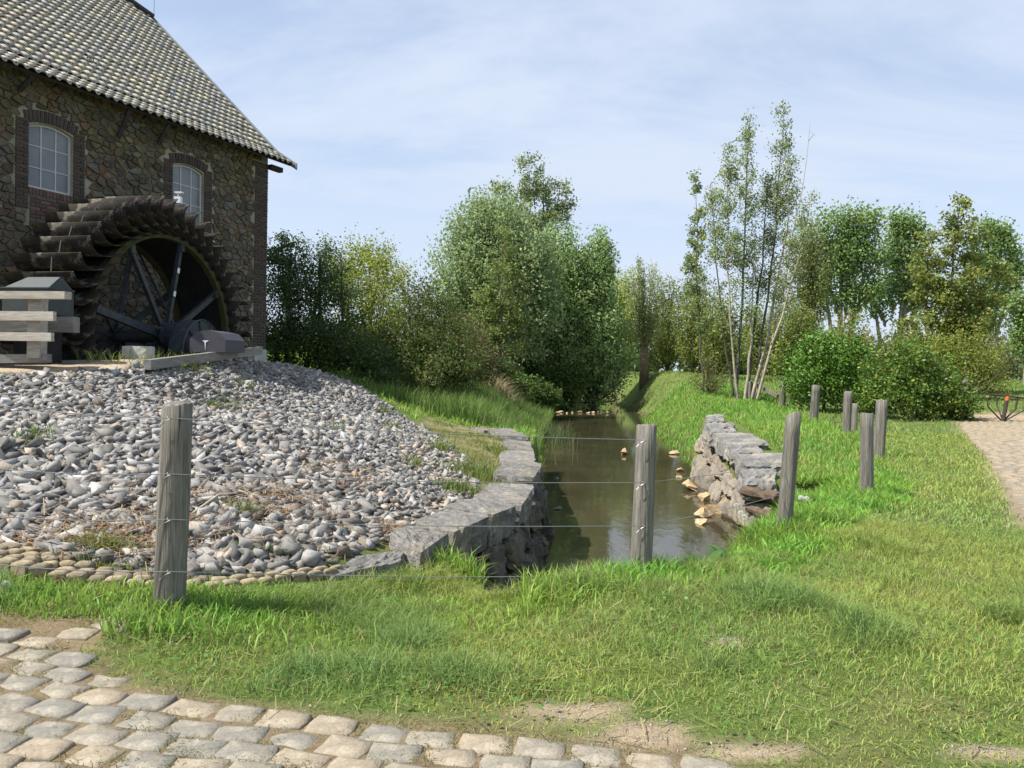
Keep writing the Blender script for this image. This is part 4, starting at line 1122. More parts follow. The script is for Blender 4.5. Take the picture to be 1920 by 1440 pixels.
# spokes
def spoke(th, a):
    mb = MB(); r0, r1 = .12, RI - .08; w_ = .075
    e = -AU * math.sin(th) + UP * math.cos(th)
    p0, p1 = wh(a, r0, th), wh(a, r1, th)
    v = [p + e * se * w_ + AX * sa for p in (p0, p1) for se in (-1, 1) for sa in (0, .012)]
    mb.geo(v, [(0, 1, 3, 2), (4, 6, 7, 5), (0, 4, 5, 1), (2, 3, 7, 6), (0, 2, 6, 4), (1, 5, 7, 3)])
    v = [p + e * (w_ - .01 * q_) + AX * sa for p in (p0, p1) for q_ in (0, 1) for sa in (.0125, .08)]
    mb.geo(v, [(0, 1, 3, 2), (4, 6, 7, 5), (0, 4, 5, 1), (2, 3, 7, 6), (0, 2, 6, 4), (1, 5, 7, 3)])
    return mb.build('spoke', MAT['iron'], wheel), e, p0, p1
for k in range(8):
    th = R(32 + 45 * k); o, e, p0, p1 = spoke(th, -.20); spoke(th, -WHEEL_W + .06)
    mb = MB(); c = wh(-.20, RI - .15, th); mb.box(c + AX * .045, (.06, .14, .14)); mb.build('rim_bolt_plate', MAT['iron'], wheel)
    if k == 1:
        for f_ in (.43, .70):
            mb = MB(); c = p0 + (p1 - p0) * f_ - e * .035 + AX * .02; q_ = (p1 - p0) / np.linalg.norm(p1 - p0)
            v = [c + e * x * .035 + q_ * y * .05 + AX * z for x in (-1, 1) for y in (-1, 1) for z in (0, .004)]
            mb.geo(v, [(0, 1, 3, 2), (4, 6, 7, 5), (0, 4, 5, 1), (2, 3, 7, 6), (0, 2, 6, 4), (1, 5, 7, 3)]); mb.build('white_marker', MAT['white'], wheel)
mb = MB(); mb.tube([AX * (-WHEEL_W - .55), AX * .85], .12, 14); mb.build('axle', MAT['iron'], wheel)
mb = MB(); mb.tube([AX * -.12, AX * .12], .27, 18); mb.build('hub', MAT['iron'], wheel)
# diagonal struts inside
for k in range(4):
    th = R(55 + 90 * k); mb = MB(); mb.tube([wh(-.1, .25, th), wh(-WHEEL_W + .1, RI - .15, th + .3)], .022, 5); mb.build('brace_rod', MAT['iron'], wheel)
# half-disc guard over the hub
guard = empty('hub_guard', HUB + AX * .30 - UP * .30, 'blue-black half round sheet metal guard with ribs over the axle', 'guard')
mb = MB(); m = 18; V = []; F = []
for a in (0, .30):
    V.append(AX * a)
    for i in range(m + 1):
        th = math.pi * i / m; V.append(AX * a + AU * .57 * math.cos(th) + UP * .62 * math.sin(th))
for i in range(m):
    F.append((0, 1 + i, 2 + i)); F.append((m + 2, m + 4 + i, m + 3 + i)); F.append((1 + i, m + 3 + i, m + 4 + i, 2 + i))
F += [(0, m + 2, m + 3, 1), (0, m + 1, 2 * m + 3, m + 2)]
mb.geo(V, F); mb.build('guard_shell', MAT['iron'], guard)
mb = MB()
for th in (.5, 1.1, 1.75, 2.4): mb.tube([AX * .312 + UP * .03, AX * .312 + AU * .55 * math.cos(th) + UP * .6 * math.sin(th)], .014, 4)
mb.tube([AX * .305 + AU * .57 * math.cos(a) + UP * .62 * math.sin(a) for a in np.linspace(0, math.pi, 14)], .016, 4); mb.build('rib', MAT['housing'], guard)
mb = MB(); mb.tube([AX * .28 - AU * .05 + UP * .12, AX * .62 - AU * .05 + UP * .12], .15, 14); mb.build('bearing_cap', MAT['iron'], guard)
# bearing cover box
def tag_add(name, mb, mat, label, cat, group=None):
    V = np.array(mb.v); c = V.mean(0); c[2] = V[:, 2].min()
    o = add(name, pymesh(name, V - c, mb.f), mat, None, c); return tag(o, label, cat, group)
c0 = at(389, 660, 13.3); mb = MB()
prof = [(-.31, 0), (.31, 0), (.31, .22), (.2, .34), (0, .38), (-.2, .34), (-.31, .22)]
V = [c0 + AU * y * .0 + np.array([1, 0, 0]) * p[0] + UP * p[1] + np.array([.1, .99, 0]) * y for y in (0, .75) for p in prof]; n_ = len(prof)
mb.geo(V, [tuple(range(n_)), tuple(range(2 * n_ - 1, n_ - 1, -1))] + [(i, i + n_, (i + 1) % n_ + n_, (i + 1) % n_) for i in range(n_)])
bc = tag_add('bearing_cover', mb, MAT['cover'], 'purple-grey metal cover with rounded top beside the wheel hub', 'cover')
mb = MB(); k_ = (c0 - np.array(bc.location))
mb.geo([k_ + np.array([x, -.006, z]) for x, z in ((-.09, .20), (.02, .20), (-.03, .16), (-.035, .02), (-.05, .16))], [(0, 1, 2, 3, 4)]); mb.build('sheen_streak', MAT['white'], bc)  # white shape that paints the cover's sheen as fixed colour
# gear housing with a hipped lid
c0 = at(72, 585, 11.55); mb = MB(); hx, hy, hz_ = .38, .26, .33
ex = np.array([.985, -.17, 0]); ey = np.array([.17, .985, 0])
V = [c0 + ex * x + ey * y + UP * z for z in (-.05, hz_) for x, y in ((-hx, -hy), (hx, -hy), (hx, hy), (-hx, hy))] + [c0 + ex * x + UP * (hz_ + .19) + ey * y for x, y in ((-hx + .22, -.02), (hx - .0, -.02), (hx - .0, .02), (-hx + .22, .02))]
mb.geo(V, [(0, 1, 5, 4), (1, 2, 6, 5), (2, 3, 7, 6), (3, 0, 4, 7), (4, 5, 9, 8), (5, 6, 10, 9), (6, 7, 11, 10), (7, 4, 8, 11), (8, 9, 10, 11), (3, 2, 1, 0)])
gh = tag_add('gear_housing', mb, MAT['housing'], 'grey-green metal housing with sloped lid behind the wooden railing', 'housing')
mb = MB(); kk = c0 - np.array(gh.location)
mb.tube([kk + ex * a + ey * b_ + UP * (hz_ + .004) for a, b_ in ((-hx - .01, -hy - .01), (hx + .01, -hy - .01), (hx + .01, hy))], .014, 5); mb.build('lid_seam', MAT['housing'], gh)
mb = MB(); mb.box(kk + UP * -.55, (.5, .36, .98)); mb.build('pedestal', MAT['darkmetal'], gh)
# heavy beam carrying it
def beam(a, b, w_, h_, name, mat, label, cat, group=None, parts=None):
    a, b = np.array(a), np.array(b); d = (b - a) / np.linalg.norm(b - a); s_ = np.cross(d, UP); s_ /= np.linalg.norm(s_); u_ = np.cross(s_, d)
    V, F = rough_block([a + s_ * w_ / 2 + u_ * h_ / 2, b + s_ * w_ / 2 + u_ * h_ / 2, b - s_ * w_ / 2 + u_ * h_ / 2, a - s_ * w_ / 2 + u_ * h_ / 2],
                       [a + s_ * w_ / 2 - u_ * h_ / 2, b + s_ * w_ / 2 - u_ * h_ / 2, b - s_ * w_ / 2 - u_ * h_ / 2, a - s_ * w_ / 2 - u_ * h_ / 2], n=(10, 2, 2), amp=.003, rnd=.0, sd=int(abs(a[0]) * 100))
    V = np.array(V); c = (a + b) / 2; ang = math.atan2(d[1], d[0])
    Mi = np.array(Matrix.Rotation(-ang, 3, 'Z')); Vl = (V - c) @ Mi.T
    me = pymesh(name, Vl, F); bm = bmesh.new(); bm.from_mesh(me); bmesh.ops.recalc_face_normals(bm, faces=bm.faces); bm.to_mesh(me); bm.free()
    o = add(name, me, mat, None, c); o.rotation_euler = (0, 0, ang)
    return tag(o, label, cat, group) if label else o
beam(at(-60, 607, 11.35), at(143, 609, 11.5), .22, .23, 'timber_beam', MAT['beam'], 'heavy square timber beam behind the railing below the housing', 'beam')
beam(at(276, 684, 11.5), at(487, 657, 15.0), .12, .15, 'timber_beam', MAT['beam'], 'long grey timber lying slanted along the top of the gravel', 'beam')
# edging timbers along the wheel pit
beam(at(-40, 684, 11.1), at(282, 679, 12.9), .12, .10, 'edging_timber', MAT['beam'], 'long weathered timber edging the terrace in front of the wheel', 'timber')
beam(at(-40, 673, 11.0), at(92, 672, 11.0), .14, .12, 'edging_timber', MAT['beam'], 'short timber sill under the wooden railing', 'timber')
# railing
rail = empty('wooden_railing', at(70, 668, 11.0) - UP * .05, 'pale grey wooden railing with three rails in front of the housing', 'railing')
RL = np.array(rail.location)
def rpart(name, a, b, w_, h_):
    o = beam(a, b, w_, h_, name, MAT['plank'], None, None); o.parent = rail; o.location = tuple(np.array(o.location) - RL); return o
rpart('rail', at(-140, 553, 11.15), at(128, 554, 10.70), .13, .105)
rpart('rail', at(-140, 591, 11.15), at(103, 593, 10.72), .06, .13)
rpart('rail', at(-140, 628.5, 11.15), at(99, 632, 10.72), .06, .12)
for px in (72, -130):
    V, F = rough_block([at(px, 556, 10.98) + np.array([x, y, 0]) for x, y in ((-.09, -.09), (.09, -.09), (.09, .09), (-.09, .09))],
                       [at(px - 3, 672, 10.98) + np.array([x, y, 0]) for x, y in ((-.09, -.09), (.09, -.09), (.09, .09), (-.09, .09))], n=(2, 2, 6), amp=.003, rnd=0, sd=4)
    me = pymesh('post', np.array(V) - RL, F); bm = bmesh.new(); bm.from_mesh(me); bmesh.ops.recalc_face_normals(bm, faces=bm.faces); bm.to_mesh(me); bm.free()
    add('post', me, MAT['plank'], rail)
# pale block
V, F = rough_block([at(260, 649, 12.7) + np.array([x, y, 0]) for x, y in ((-.2, -.16), (.2, -.16), (.2, .16), (-.2, .16))], [at(260, 679, 12.7) + np.array([x, y, 0]) for x, y in ((-.2, -.16), (.2, -.16), (.2, .16), (-.2, .16))], n=(5, 4, 4), amp=.01, rnd=.03, sd=9)
c = np.mean(V, 0); me = pymesh('concrete_block', np.array(V) - c, F); bm = bmesh.new(); bm.from_mesh(me); bmesh.ops.recalc_face_normals(bm, faces=bm.faces); bm.to_mesh(me); bm.free()
tag(add('concrete_block', me, MAT['concrete'], None, c), 'pale square stone block on the terrace below the wheel hub', 'block')
# floodlight sitting on the wheel-side window ledge
fl = empty('floodlight', at(334, 378, 15.6), 'small white floodlight in front of the right-hand mill window', 'floodlight')
mb = MB(); mb.box((0, 0, .03), (.13, .1, .13)); mb.build('lamp_body', MAT['white'], fl)
mb = MB(); mb.box((.02, 0, .18), (.15, .1, .025)); mb.tube([(0, 0, .09), (0, 0, .18)], .012, 5); mb.tube([(0, 0, -.04), (0, .3, -.5), (0, 1.9, -.5)], .015, 5); mb.build('bracket', MAT['white'], fl)

# ================================================================== POSTS AND WIRES
def post_mesh(name, hgt, rad, sd, lean=(0, 0)):
    r_ = np.random.default_rng(sd); n, m = 18, 9; V = []; F = []
    tl_ = r_.normal(size=2) * .011; ph = r_.random(4) * 6.28; lob = 1 + .05 * np.sin(np.arange(n) / n * 6.28 * 2 + ph[0]) + .03 * np.sin(np.arange(n) / n * 6.28 * 5 + ph[1]) + r_.normal(size=n) * .012
    for j in range(m):
        f_ = j / (m - 1); z = -.25 + (hgt + .25) * f_
        rr_ = rad * (1.04 - .08 * f_) * (1 + .02 * math.sin(f_ * 9 + ph[2]))
        for i in range(n):
            a = 2 * math.pi * i / n
            q_ = rr_ * lob[i] * (1 + r_.normal() * .008)
            V.append((q_ * math.cos(a) + lean[0] * z, q_ * math.sin(a) + lean[1] * z, z + ((r_.normal() * .004 + tl_[0] * math.cos(a) + tl_[1] * math.sin(a)) if j == m - 1 else 0)))
    for j in range(m - 1):
        for i in range(n): F.append((j * n + i, j * n + (i + 1) % n, (j + 1) * n + (i + 1) % n, (j + 1) * n + i))
    b = len(V); z = hgt
    for i in range(n):
        a = 2 * math.pi * i / n; V.append((rad * .80 * math.cos(a) + lean[0] * z, rad * .80 * math.sin(a) + lean[1] * z, z + .012 + r_.normal() * .004 + .8 * (tl_[0] * math.cos(a) + tl_[1] * math.sin(a))))
    V.append((lean[0] * z, lean[1] * z, z + .008))
    t = (m - 1) * n
    for i in range(n): F.append((t + i, t + (i + 1) % n, b + (i + 1) % n, b + i)); F.append((b + i, b + (i + 1) % n, b + n))
    me = pymesh(name, V, F, None, True)
    return me
def post(px, pyt, pyb, Y, width_px, label, sd, lean_px=0, sink=.0, group='weathered round fence posts', name='fence_post'):
    b = at(px, pyb, Y); hgt = (pyb - pyt) / FPX * Y
    rad = width_px / 2 / FPX * Y
    me = post_mesh(name, hgt + sink, rad, sd, (lean_px / FPX * Y / hgt, random.uniform(-.02, .02)))
    o = add(name, me, MAT['post'], None, b - UP * sink); return tag(o, label, 'post', group)
P1 = post(317, 755, 1124, 4.70, 54, 'thick fence post standing before the gravel heap', 1, 10)
P2 = post(1201, 797, 1090, 5.98, 41, 'fence post in front of the stream with a cut wire at its head', 2, 5)
P3 = post(1469, 776, 1000, 7.70, 30, 'tall fence post near the end of the sunlit boulder wall', 3, 11)
P4 = post(1625, 776, 942, 10.5, 25, 'fence post in the long grass right of the boulder wall', 4, -3)
P5 = post(1647, 751, 865, 15.5, 20, 'fence post on the lawn edge close beside a nearer post', 5, 3)
P6 = post(1586, 735, 822, 20.4, 15, 'dark fence post touching a paler thin post', 6, 2)
P6b = post(1601, 757, 826, 21.5, 11, 'pale thin post behind the dark fence post', 7, 1)
P7 = post(1525, 723, 794, 24.7, 15, 'fence post in the grass before the glossy dark bush', 8, 3)
P8 = post(1466, 712, 768, 31.0, 11, 'small far post beside the slanted wooden rail', 9, 1)
P9 = post(1410, 716, 752, 33.5, 15, 'stout short post at the foot of the multi-stemmed tree', 10, 0)
a, b = at(1414, 719, 33.4), at(1458, 743, 32.0)
beam(a, b, .09, .14, 'wooden_rail', MAT['post'], 'slanted wooden rail between the two farthest posts', 'rail')
def log(a, b, r0, sd, label):
    r_ = np.random.default_rng(sd); mb = MB(); mb.tube([a + (b - a) * f_ + r_.normal(size=3) * r0 * .12 for f_ in np.linspace(0, 1, 9)], list(r0 * (1 + .14 * r_.normal(size=9))), 9)
    V = np.array(mb.v); V += r_.normal(size=V.shape) * r0 * .07; c = V.mean(0); tag(add('log', pymesh('log', V - c, mb.f), MAT['log'], None, c), label, 'log')
log(at(1394, 921, 12.0), at(1464, 934, 11.3), .085, 1, 'reddish brown rotten log lying at the near end of the boulder wall')
log(at(1404, 955, 11.1), at(1454, 972, 10.3), .07, 2, 'low dark log half hidden in grass beside the tall post')
def wire(name, pts, label):
    pts = [np.array(p) for p in pts]; out = []
    for i in range(len(pts) - 1):
        for k in range(8):
            f_ = k / 8; p = pts[i] * (1 - f_) + pts[i + 1] * f_; p = p - UP * .02 * math.sin(math.pi * f_); out.append(p)
    out.append(pts[-1]); mb = MB(); mb.tube(out, .003, 5)
    V = np.array(mb.v); c = V.mean(0); o = add(name, pymesh(name, V - c, mb.f), MAT['wire'], None, c)
    return tag(o, label, 'wire', 'fence wires')
WY = [((757, 784), 825), ((878, 889), 905), ((968, 974), 986), ((1057, 1072), 1079)]
names_ = ['topmost', 'second from the top', 'third from the top', 'lowest']
tops3 = [None, 868, 928, None]
for k in range(4):
    (y0, y1), y2 = WY[k]
    pts_ = [at(-60, y0 - 4, 4.35), at(318, y1, 4.70 - .088), at(1203, y2, 5.98 - .09)]
    if tops3[k]: pts_.append(at(1462, tops3[k], 7.70 - .085))
    wire('fence_wire', pts_, 'fence wire strand %s, strung past the post before the gravel' % names_[k])
    for (pp_, px, y, Y) in ((P1, 318, y1, 4.70 - .09), (P2, 1208, y2, 5.98 - .092)):
        c = at(px, y, Y) - np.array(pp_.location); mb = MB()
        mb.tube([c + np.array([x, -.004 - .008 * math.sin(t_), z]) for x, z, t_ in ((-.012, .012, 0), (-.006, .0, 1.2), (.006, .002, 1.5), (.014, -.012, 0))], .003, 5)
        mb.tube([c + np.array([.01 - q_ * .07, .0 - .004, -.004 - .05 * q_ ** 1.6]) for q_ in np.linspace(0, 1, 5)], .0025, 4)
        mb.build('staple', MAT['wire'], pp_)
# dead cut wire end on P2
# gate barrier by the path
gt = empty('metal_barrier', at(1886, 793, 27.0), 'brown Y-shaped metal path barrier with an orange capped post', 'barrier')
GLc = np.array(gt.location)
def gp(px, py, dy=0): return at(px, py, 27.0 + dy) - GLc
mb = MB(); mb.tube([gp(1879, 797), gp(1888, 750)], .065, 8); mb.build('post', MAT['rustmetal'], gt)
mb = MB(); mb.tube([gp(1888, 751), gp(1888.5, 743)], .075, 10); mb.build('post_cap', MAT['orange'], gt)
mb = MB(); mb.tube([gp(1850, 739), gp(1888, 742), gp(1925, 747), gp(1960, 752)], .035, 6); mb.build('top_rail', MAT['rustmetal'], gt)
mb = MB(); mb.tube([gp(1852, 739), gp(1852, 762), gp(1878, 789)], .028, 6); mb.build('brace', MAT['rustmetal'], gt)
mb = MB(); mb.tube([gp(1908, 746), gp(1904, 766), gp(1882, 789)], .035, 6); mb.build('brace', MAT['rustmetal'], gt)
mb = MB(); mb.tube([gp(1869, 740, .5), gp(1869, 760, .5), gp(1880, 787, .1)], .028, 6); mb.build('brace', MAT['rustmetal'], gt)
mb = MB(); mb.tube([gp(1930, 747, -.3), gp(1918, 770, -.3), gp(1884, 789)], .028, 6); mb.build('brace', MAT['rustmetal'], gt)

# ================================================================== TREES
def jitter_col(base, n, r_, vb=.25, vh=.12):
    base = np.array(base) * np.array([1.45, 1.42, 1.15]); b = 1 + vb * r_.normal(size=(n, 1)).clip(-1.8, 1.8)
    c = base[None] * b; c[:, 0] *= 1 + vh * r_.normal(size=n); c[:, 2] *= 1 + vh * r_.normal(size=n)
    return np.clip(c, .004, .8)
def leaf_geo(P, size, r_, aspect=.55, up=0.0):
    n = len(P); a = r_.normal(size=(n, 3)); a[:, 2] *= (1 - up * .5); a /= np.linalg.norm(a, axis=1)[:, None]
    nn = r_.normal(size=(n, 3)); nn[:, 2] += up * 2; b = np.cross(a, nn); b /= np.linalg.norm(b, axis=1)[:, None] + 1e-9
    s_ = (size * (.65 + .7 * r_.random(n)))[:, None] if np.isscalar(size) else size[:, None]
    V = np.stack([P - a * s_ * .5, P + b * s_ * .5 * aspect - a * s_ * .06, P + a * s_ * .5, P - b * s_ * .5 * aspect - a * s_ * .06], 1).reshape(-1, 3)
    F = np.arange(n * 4).reshape(n, 4); return V, F
def sample_lines(lines, n, r_, lo=.2, hi=1.0, sig=.1, bias=1.0):
    """lines: list of (K,3) arrays; n points in all, by length"""
    L_ = np.array([np.linalg.norm(l[1:] - l[:-1], axis=1).sum() for l in lines]); pr = L_ / L_.sum()
    idx = r_.choice(len(lines), n, p=pr); K = len(lines[0]); A = np.stack(lines)
    t = lo + (hi - lo) * r_.random(n) ** bias; f_ = t * (K - 1); i0 = np.minimum(f_.astype(int), K - 2); w_ = (f_ - i0)[:, None]
    P = A[idx, i0] * (1 - w_) + A[idx, i0 + 1] * w_
    sg_ = sig if np.isscalar(sig) else sig
    return P + r_.normal(size=(n, 3)).clip(-1.7, 1.7) * sg_, idx, t
def bez(a, c, b, K=6):
    t = np.linspace(0, 1, K)[:, None]; return (1 - t) ** 2 * a + 2 * t * (1 - t) * c + t ** 2 * b
def tree_obj(name, base, label, cat, group, wood, wood_col, LP, LC, leaf, leafmat='leaf', aspect=.55, up=0.0, r_=None):
    t = empty(name, base, label, cat, group); B = np.array(base)
    if wood.v:
        o = wood.build('trunk', MAT['bark'], t, smooth_shade=True); set_col(o.data, np.array(wood_col))
    V, F = leaf_geo(LP, leaf, r_, aspect, up)
    add('crown', fast_mesh('crown', V, F, np.repeat(LC, 4, 0)), MAT[leafmat], t)
    return t
def shoot_tree(name, base, H, rad, label, cat, group, col, n_shoot=60, n_leaf=9000, leaf=.13, sd=0, h0=(.08, .3), lean=(0, 0), zmin=.3, sig=.14, trunk_r=.18, wood=(.10, .085, .06), shape=1.0,
               squash=1.0, lo=.25, up=0.0, aspect=.5, leafmat='leaf', twig=True, wob=.12, plume=None, bias=.8, cshape=None):
    """shoots sweep up from the trunk to targets filling an egg-shaped crown"""
    r_ = np.random.default_rng(sd); wd = MB(); lines = []
    wd.tube([np.array([0, 0, -.3]), np.array([lean[0] * .3, lean[1] * .3, H * .15]), np.array([lean[0], lean[1], H * h0[1]])], [trunk_r * 1.15, trunk_r, trunk_r * .75], 8)
    lb = []
    for k in range(n_shoot):
        az = r_.random() * 2 * math.pi; f_ = r_.random() ** .42
        zt = zmin + (1 - zmin) * r_.random() ** .75
        if cshape is not None: prof_ = np.interp(zt, cshape[0], cshape[1])
        else:
            u_ = (zt - zmin) / (1 - zmin); prof_ = (math.sin(math.pi * min(1, (u_ * .82 + .22)) ** shape)) ** .7 if u_ < .95 else .35
        rr_ = rad * max(.05, prof_) * f_
        e = np.array([rr_ * math.cos(az) + lean[0], rr_ * math.sin(az) * squash + lean[1], H * zt])
        s0 = np.array([lean[0] * .6, lean[1] * .6, H * r_.uniform(*h0)])
        s0[2] = min(s0[2], e[2] * .75)
        c = np.array([e[0] * .75 + r_.normal() * wob, e[1] * .75 + r_.normal() * wob, s0[2] + (e[2] - s0[2]) * .4])
        l = bez(s0, c, e, 7); l[1:] += r_.normal(size=(6, 3)) * wob * .35; lines.append(l); lb.append(.8 + .45 * r_.random())
        if k < n_shoot * .6: wd.tube(list(l[::2]), [trunk_r * (.28 if twig else .08) + .01, trunk_r * (.2 if twig else .06) + .008, trunk_r * (.1 if twig else .04) + .006, .006], 4, False)
        if twig:
            for q_ in range(2):
                i = r_.integers(2, 6); d = (l[i] - l[i - 1]); d /= np.linalg.norm(d) + 1e-9; sd_ = r_.normal(size=3) * .6; sd_[2] = abs(sd_[2]) * .6
                ln = r_.uniform(.08, .2) * H * .5; e2 = l[i] + (d + sd_) * ln * .6; m_ = l[i] + d * ln * .4; lines.append(bez(l[i], m_, e2, 7)); lb.append(lb[-1] * (.9 + .2 * r_.random()))
    P, idx, t = sample_lines(lines, int(n_leaf * .86), r_, lo, 1.0, sig, bias)
    P = P[(P[:, 2] > .05)]; idx = idx[:len(P)]
    C = jitter_col(col, len(P), r_, .2, .12) * np.array(lb)[idx][:, None]
    return tree_obj(name, base, label, cat, group, wd, wood, P, C, leaf, leafmat, aspect, up, r_)
def lobe_bush(name, base, lobes, label, cat, group, col, n_leaf=9000, leaf=.12, sd=0, wood=(.06, .05, .04), leafmat='leaf', stems=((0, 0, .06),), col2=None, c2f=.0, aspect=.6, up=.3, fill=.35, rough=.16, spray=0.0, zcut=-1.2):
    """dense shrub: leaves gathered in many small clumps on overlapping lobes; lobes (x,y,z,rx,ry,rz)"""
    r_ = np.random.default_rng(sd); wd = MB()
    for (sx, sy, sr) in stems: wd.tube([np.array([sx, sy, -.3]), np.array([sx * 1.05, sy, .5]), np.array([sx * .9, sy * .9, lobes[0][2] * 1.1])], [sr, sr * .85, sr * .5], 7)
    vol = np.array([l[3] * l[4] + l[4] * l[5] + l[3] * l[5] for l in lobes]); pr = vol / vol.sum(); Ps, Bs = [], []
    for li, l in enumerate(lobes):
        ncl = max(12, int(230 * pr[li] * len(lobes) ** .5)); nl = int(n_leaf * .88 * pr[li]); d = r_.normal(size=(ncl, 3)); d /= np.linalg.norm(d, axis=1)[:, None]
        rr_ = (fill + (1 - fill) * r_.random(ncl) ** .45)[:, None] * (1 + r_.normal(size=(ncl, 1)) * rough)
        cl = np.array(l[:3]) + d * rr_ * np.array(l[3:]); cb = .78 + .45 * r_.random(ncl)
        k = r_.integers(0, ncl, nl); sg_ = np.array(l[3:]).mean() * .18
        off_ = r_.normal(size=(nl, 3)).clip(-1.8, 1.8) * sg_ * np.array([1, 1, .8]); off_ += d[k] * (np.abs(r_.normal(size=(nl, 1))).clip(0, 1.7) * sg_ * spray * 3)
        Ps.append(cl[k] + off_); Bs.append(cb[k])
        for q_ in range(10):
            i = r_.integers(0, ncl); wd.tube(list(bez(np.array([l[0] * .5, l[1] * .5, max(.1, l[2] * .4)]), np.array([l[0], l[1], l[2] * .8]), cl[i], 5)), [.03, .022, .016, .01, .005], 4, False)
    P = np.concatenate(Ps); B_ = np.concatenate(Bs); m_ = P[:, 2] > zcut; P, B_ = P[m_], B_[m_]
    C = jitter_col(col, len(P), r_, .2, .12) * B_[:, None]
    if col2 is not None:
        m_ = r_.random(len(P)) < c2f; C[m_] = jitter_col(col2, m_.sum(), r_, .2, .1)
    return tree_obj(name, base, label, cat, group, wd, wood, P, C, leaf, leafmat, aspect, up, r_)
def leader_tree(name, base, stems, label, cat, group, col, sd=0, n_leaf=6000, leaf=.1, br=(26, .22, 1.6, .35), wood=(.13, .12, .10), start=.3, sig=.09, r0=.07, aspect=.65, barkcols=None, leafmat='leaf', clump=True, drop=.0):
    """upright stems with short ascending side branches; stems: list of (base xyz, mid xyz, top xyz, leafiness)"""
    r_ = np.random.default_rng(sd); wd = MB(); wc = []; lines = []; wts = []
    nb, lmin, lmax, el = br
    for si, (a, m_, b, lf) in enumerate(stems):
        a, m_, b = np.array(a, float), np.array(m_, float), np.array(b, float); l = bez(a, 2 * m_ - (a + b) / 2, b, 10); l[1:-1] += r_.normal(size=(8, 3)) * .04
        v0 = len(wd.v); wd.tube(list(l), list(np.linspace(r0, .008, 10) * (.8 + .4 * r_.random()) * (1 if lf > .1 else .62)), 7, False)
        bc_ = barkcols[si] if barkcols else wood; wc += [bc_] * (len(wd.v) - v0); v0 = len(wd.v)
        Ls = np.linalg.norm(b - a)
        for k in range(int(nb * lf) if lf > 0 else 5):
            f_ = start + (1 - start) * r_.random() ** .85; p = np.array([np.interp(f_, np.linspace(0, 1, 10), l[:, q_]) for q_ in range(3)])
            az = r_.random() * 6.283; ln = lmin + (lmax - lmin) * (1 - f_) ** .75 * r_.uniform(.5, 1.05)
            e = p + np.array([math.cos(az) * math.cos(el), math.sin(az) * math.cos(el), math.sin(el)]) * ln; c = p + (e - p) * .5 + np.array([0, 0, -.08 * ln - drop * ln]); bl = bez(p, c, e, 7); bl[1:] += r_.normal(size=(6, 3)) * ln * .04
            wd.tube(list(bl[::2]), [.016, .011, .008, .004], 3, False)
            if lf > 0: lines.append(bl); wts.append(.8 + .4 * r_.random())
            for q_ in range(3 if lf > 0 else 1):
                i = r_.integers(2, 6); d = r_.normal(size=3); d[2] = abs(d[2]) * .8; d /= np.linalg.norm(d); e2 = bl[i] + d * ln * r_.uniform(.2, .5); tl = bez(bl[i], (bl[i] + e2) / 2 + np.array([0, 0, .04]), e2, 7)
                wd.tube(list(tl[::3]), [.007, .005, .003], 3, False)
                if lf > 0: lines.append(tl); wts.append(wts[-1] * (.9 + .2 * r_.random()))
        wc += [tuple(np.array(wood) * .8)] * (len(wd.v) - v0)
    if clump:
        Pc, idx0, _ = sample_lines(lines, max(20, n_leaf // 9), r_, .25, 1, .02, .7); k = r_.integers(0, len(Pc), n_leaf); P = Pc[k] + r_.normal(size=(n_leaf, 3)) * sig; idx = idx0[k]
    else: P, idx, _ = sample_lines(lines, n_leaf, r_, .2, 1, sig, .7)
    C = jitter_col(col, len(P), r_, .24, .14) * np.array(wts)[idx][:, None]
    t = empty(name, base, label, cat, group)
    o = wd.build('trunk', MAT['bark'], t, smooth_shade=True); set_col(o.data, np.array(wc))
    V, F = leaf_geo(P, leaf, r_, aspect, .2); add('crown', fast_mesh('crown', V, F, np.repeat(C, 4, 0)), MAT[leafmat], t); return t
def gpt(px, Y, dz=0.0):
    x = at(px, 690, Y)[0]; return np.array([x, Y, h1(x, Y) + dz])
def m_(px, Y): return px * Y / FPX      # metres for a pixel length at depth Y

WILLOW = (.15, .215, .105); SILVER = (.20, .26, .145); ALDER = (.125, .155, .06); OLIVE = (.155, .19, .062); POP = (.16, .235, .095); DARKG = (.045, .075, .022); GLOSS = (.075, .15, .026); YEL = (.155, .185, .035)

def htop(px, py, Y, base): return float(at(px, py, Y)[2] - base[2])
# willow group beyond the left bank
b = gpt(925, 46); shoot_tree('willow_tree', b, htop(925, 362, 46, b), 4.2, 'broad silvery willow with upright shoots left of the stream', 'tree', None, SILVER, 300, 75000, .21, 1, (.05, .22), (0, 0), .04, .38, .3, squash=.7, cshape=([.05, .3, .55, .75, .9, 1], [.85, 1.05, 1.05, .9, .65, .35]))
b = gpt(985, 52); leader_tree('alder_tree', b, [((0, 0, -.3), (.2, 0, 7), (-.1, 0, htop(965, 292, 52, b)), 1.0), ((.1, 0, 3), (.8, .2, 8), (1.0, .3, htop(1005, 312, 52, b)), .9), ((.1, 0, 5), (1.4, 0, 9.5), (2.1, 0, htop(1035, 345, 52, b)), .7), ((0, 0, 5), (-1.0, 0, 9), (-1.9, .2, htop(925, 350, 52, b)), .6)],
            'tall open-crowned alder rising above the silvery willow', 'tree', None, (.17, .21, .10), 2, 8500, .17, (34, .6, 2.9, .4), start=.55, sig=.2, r0=.16)
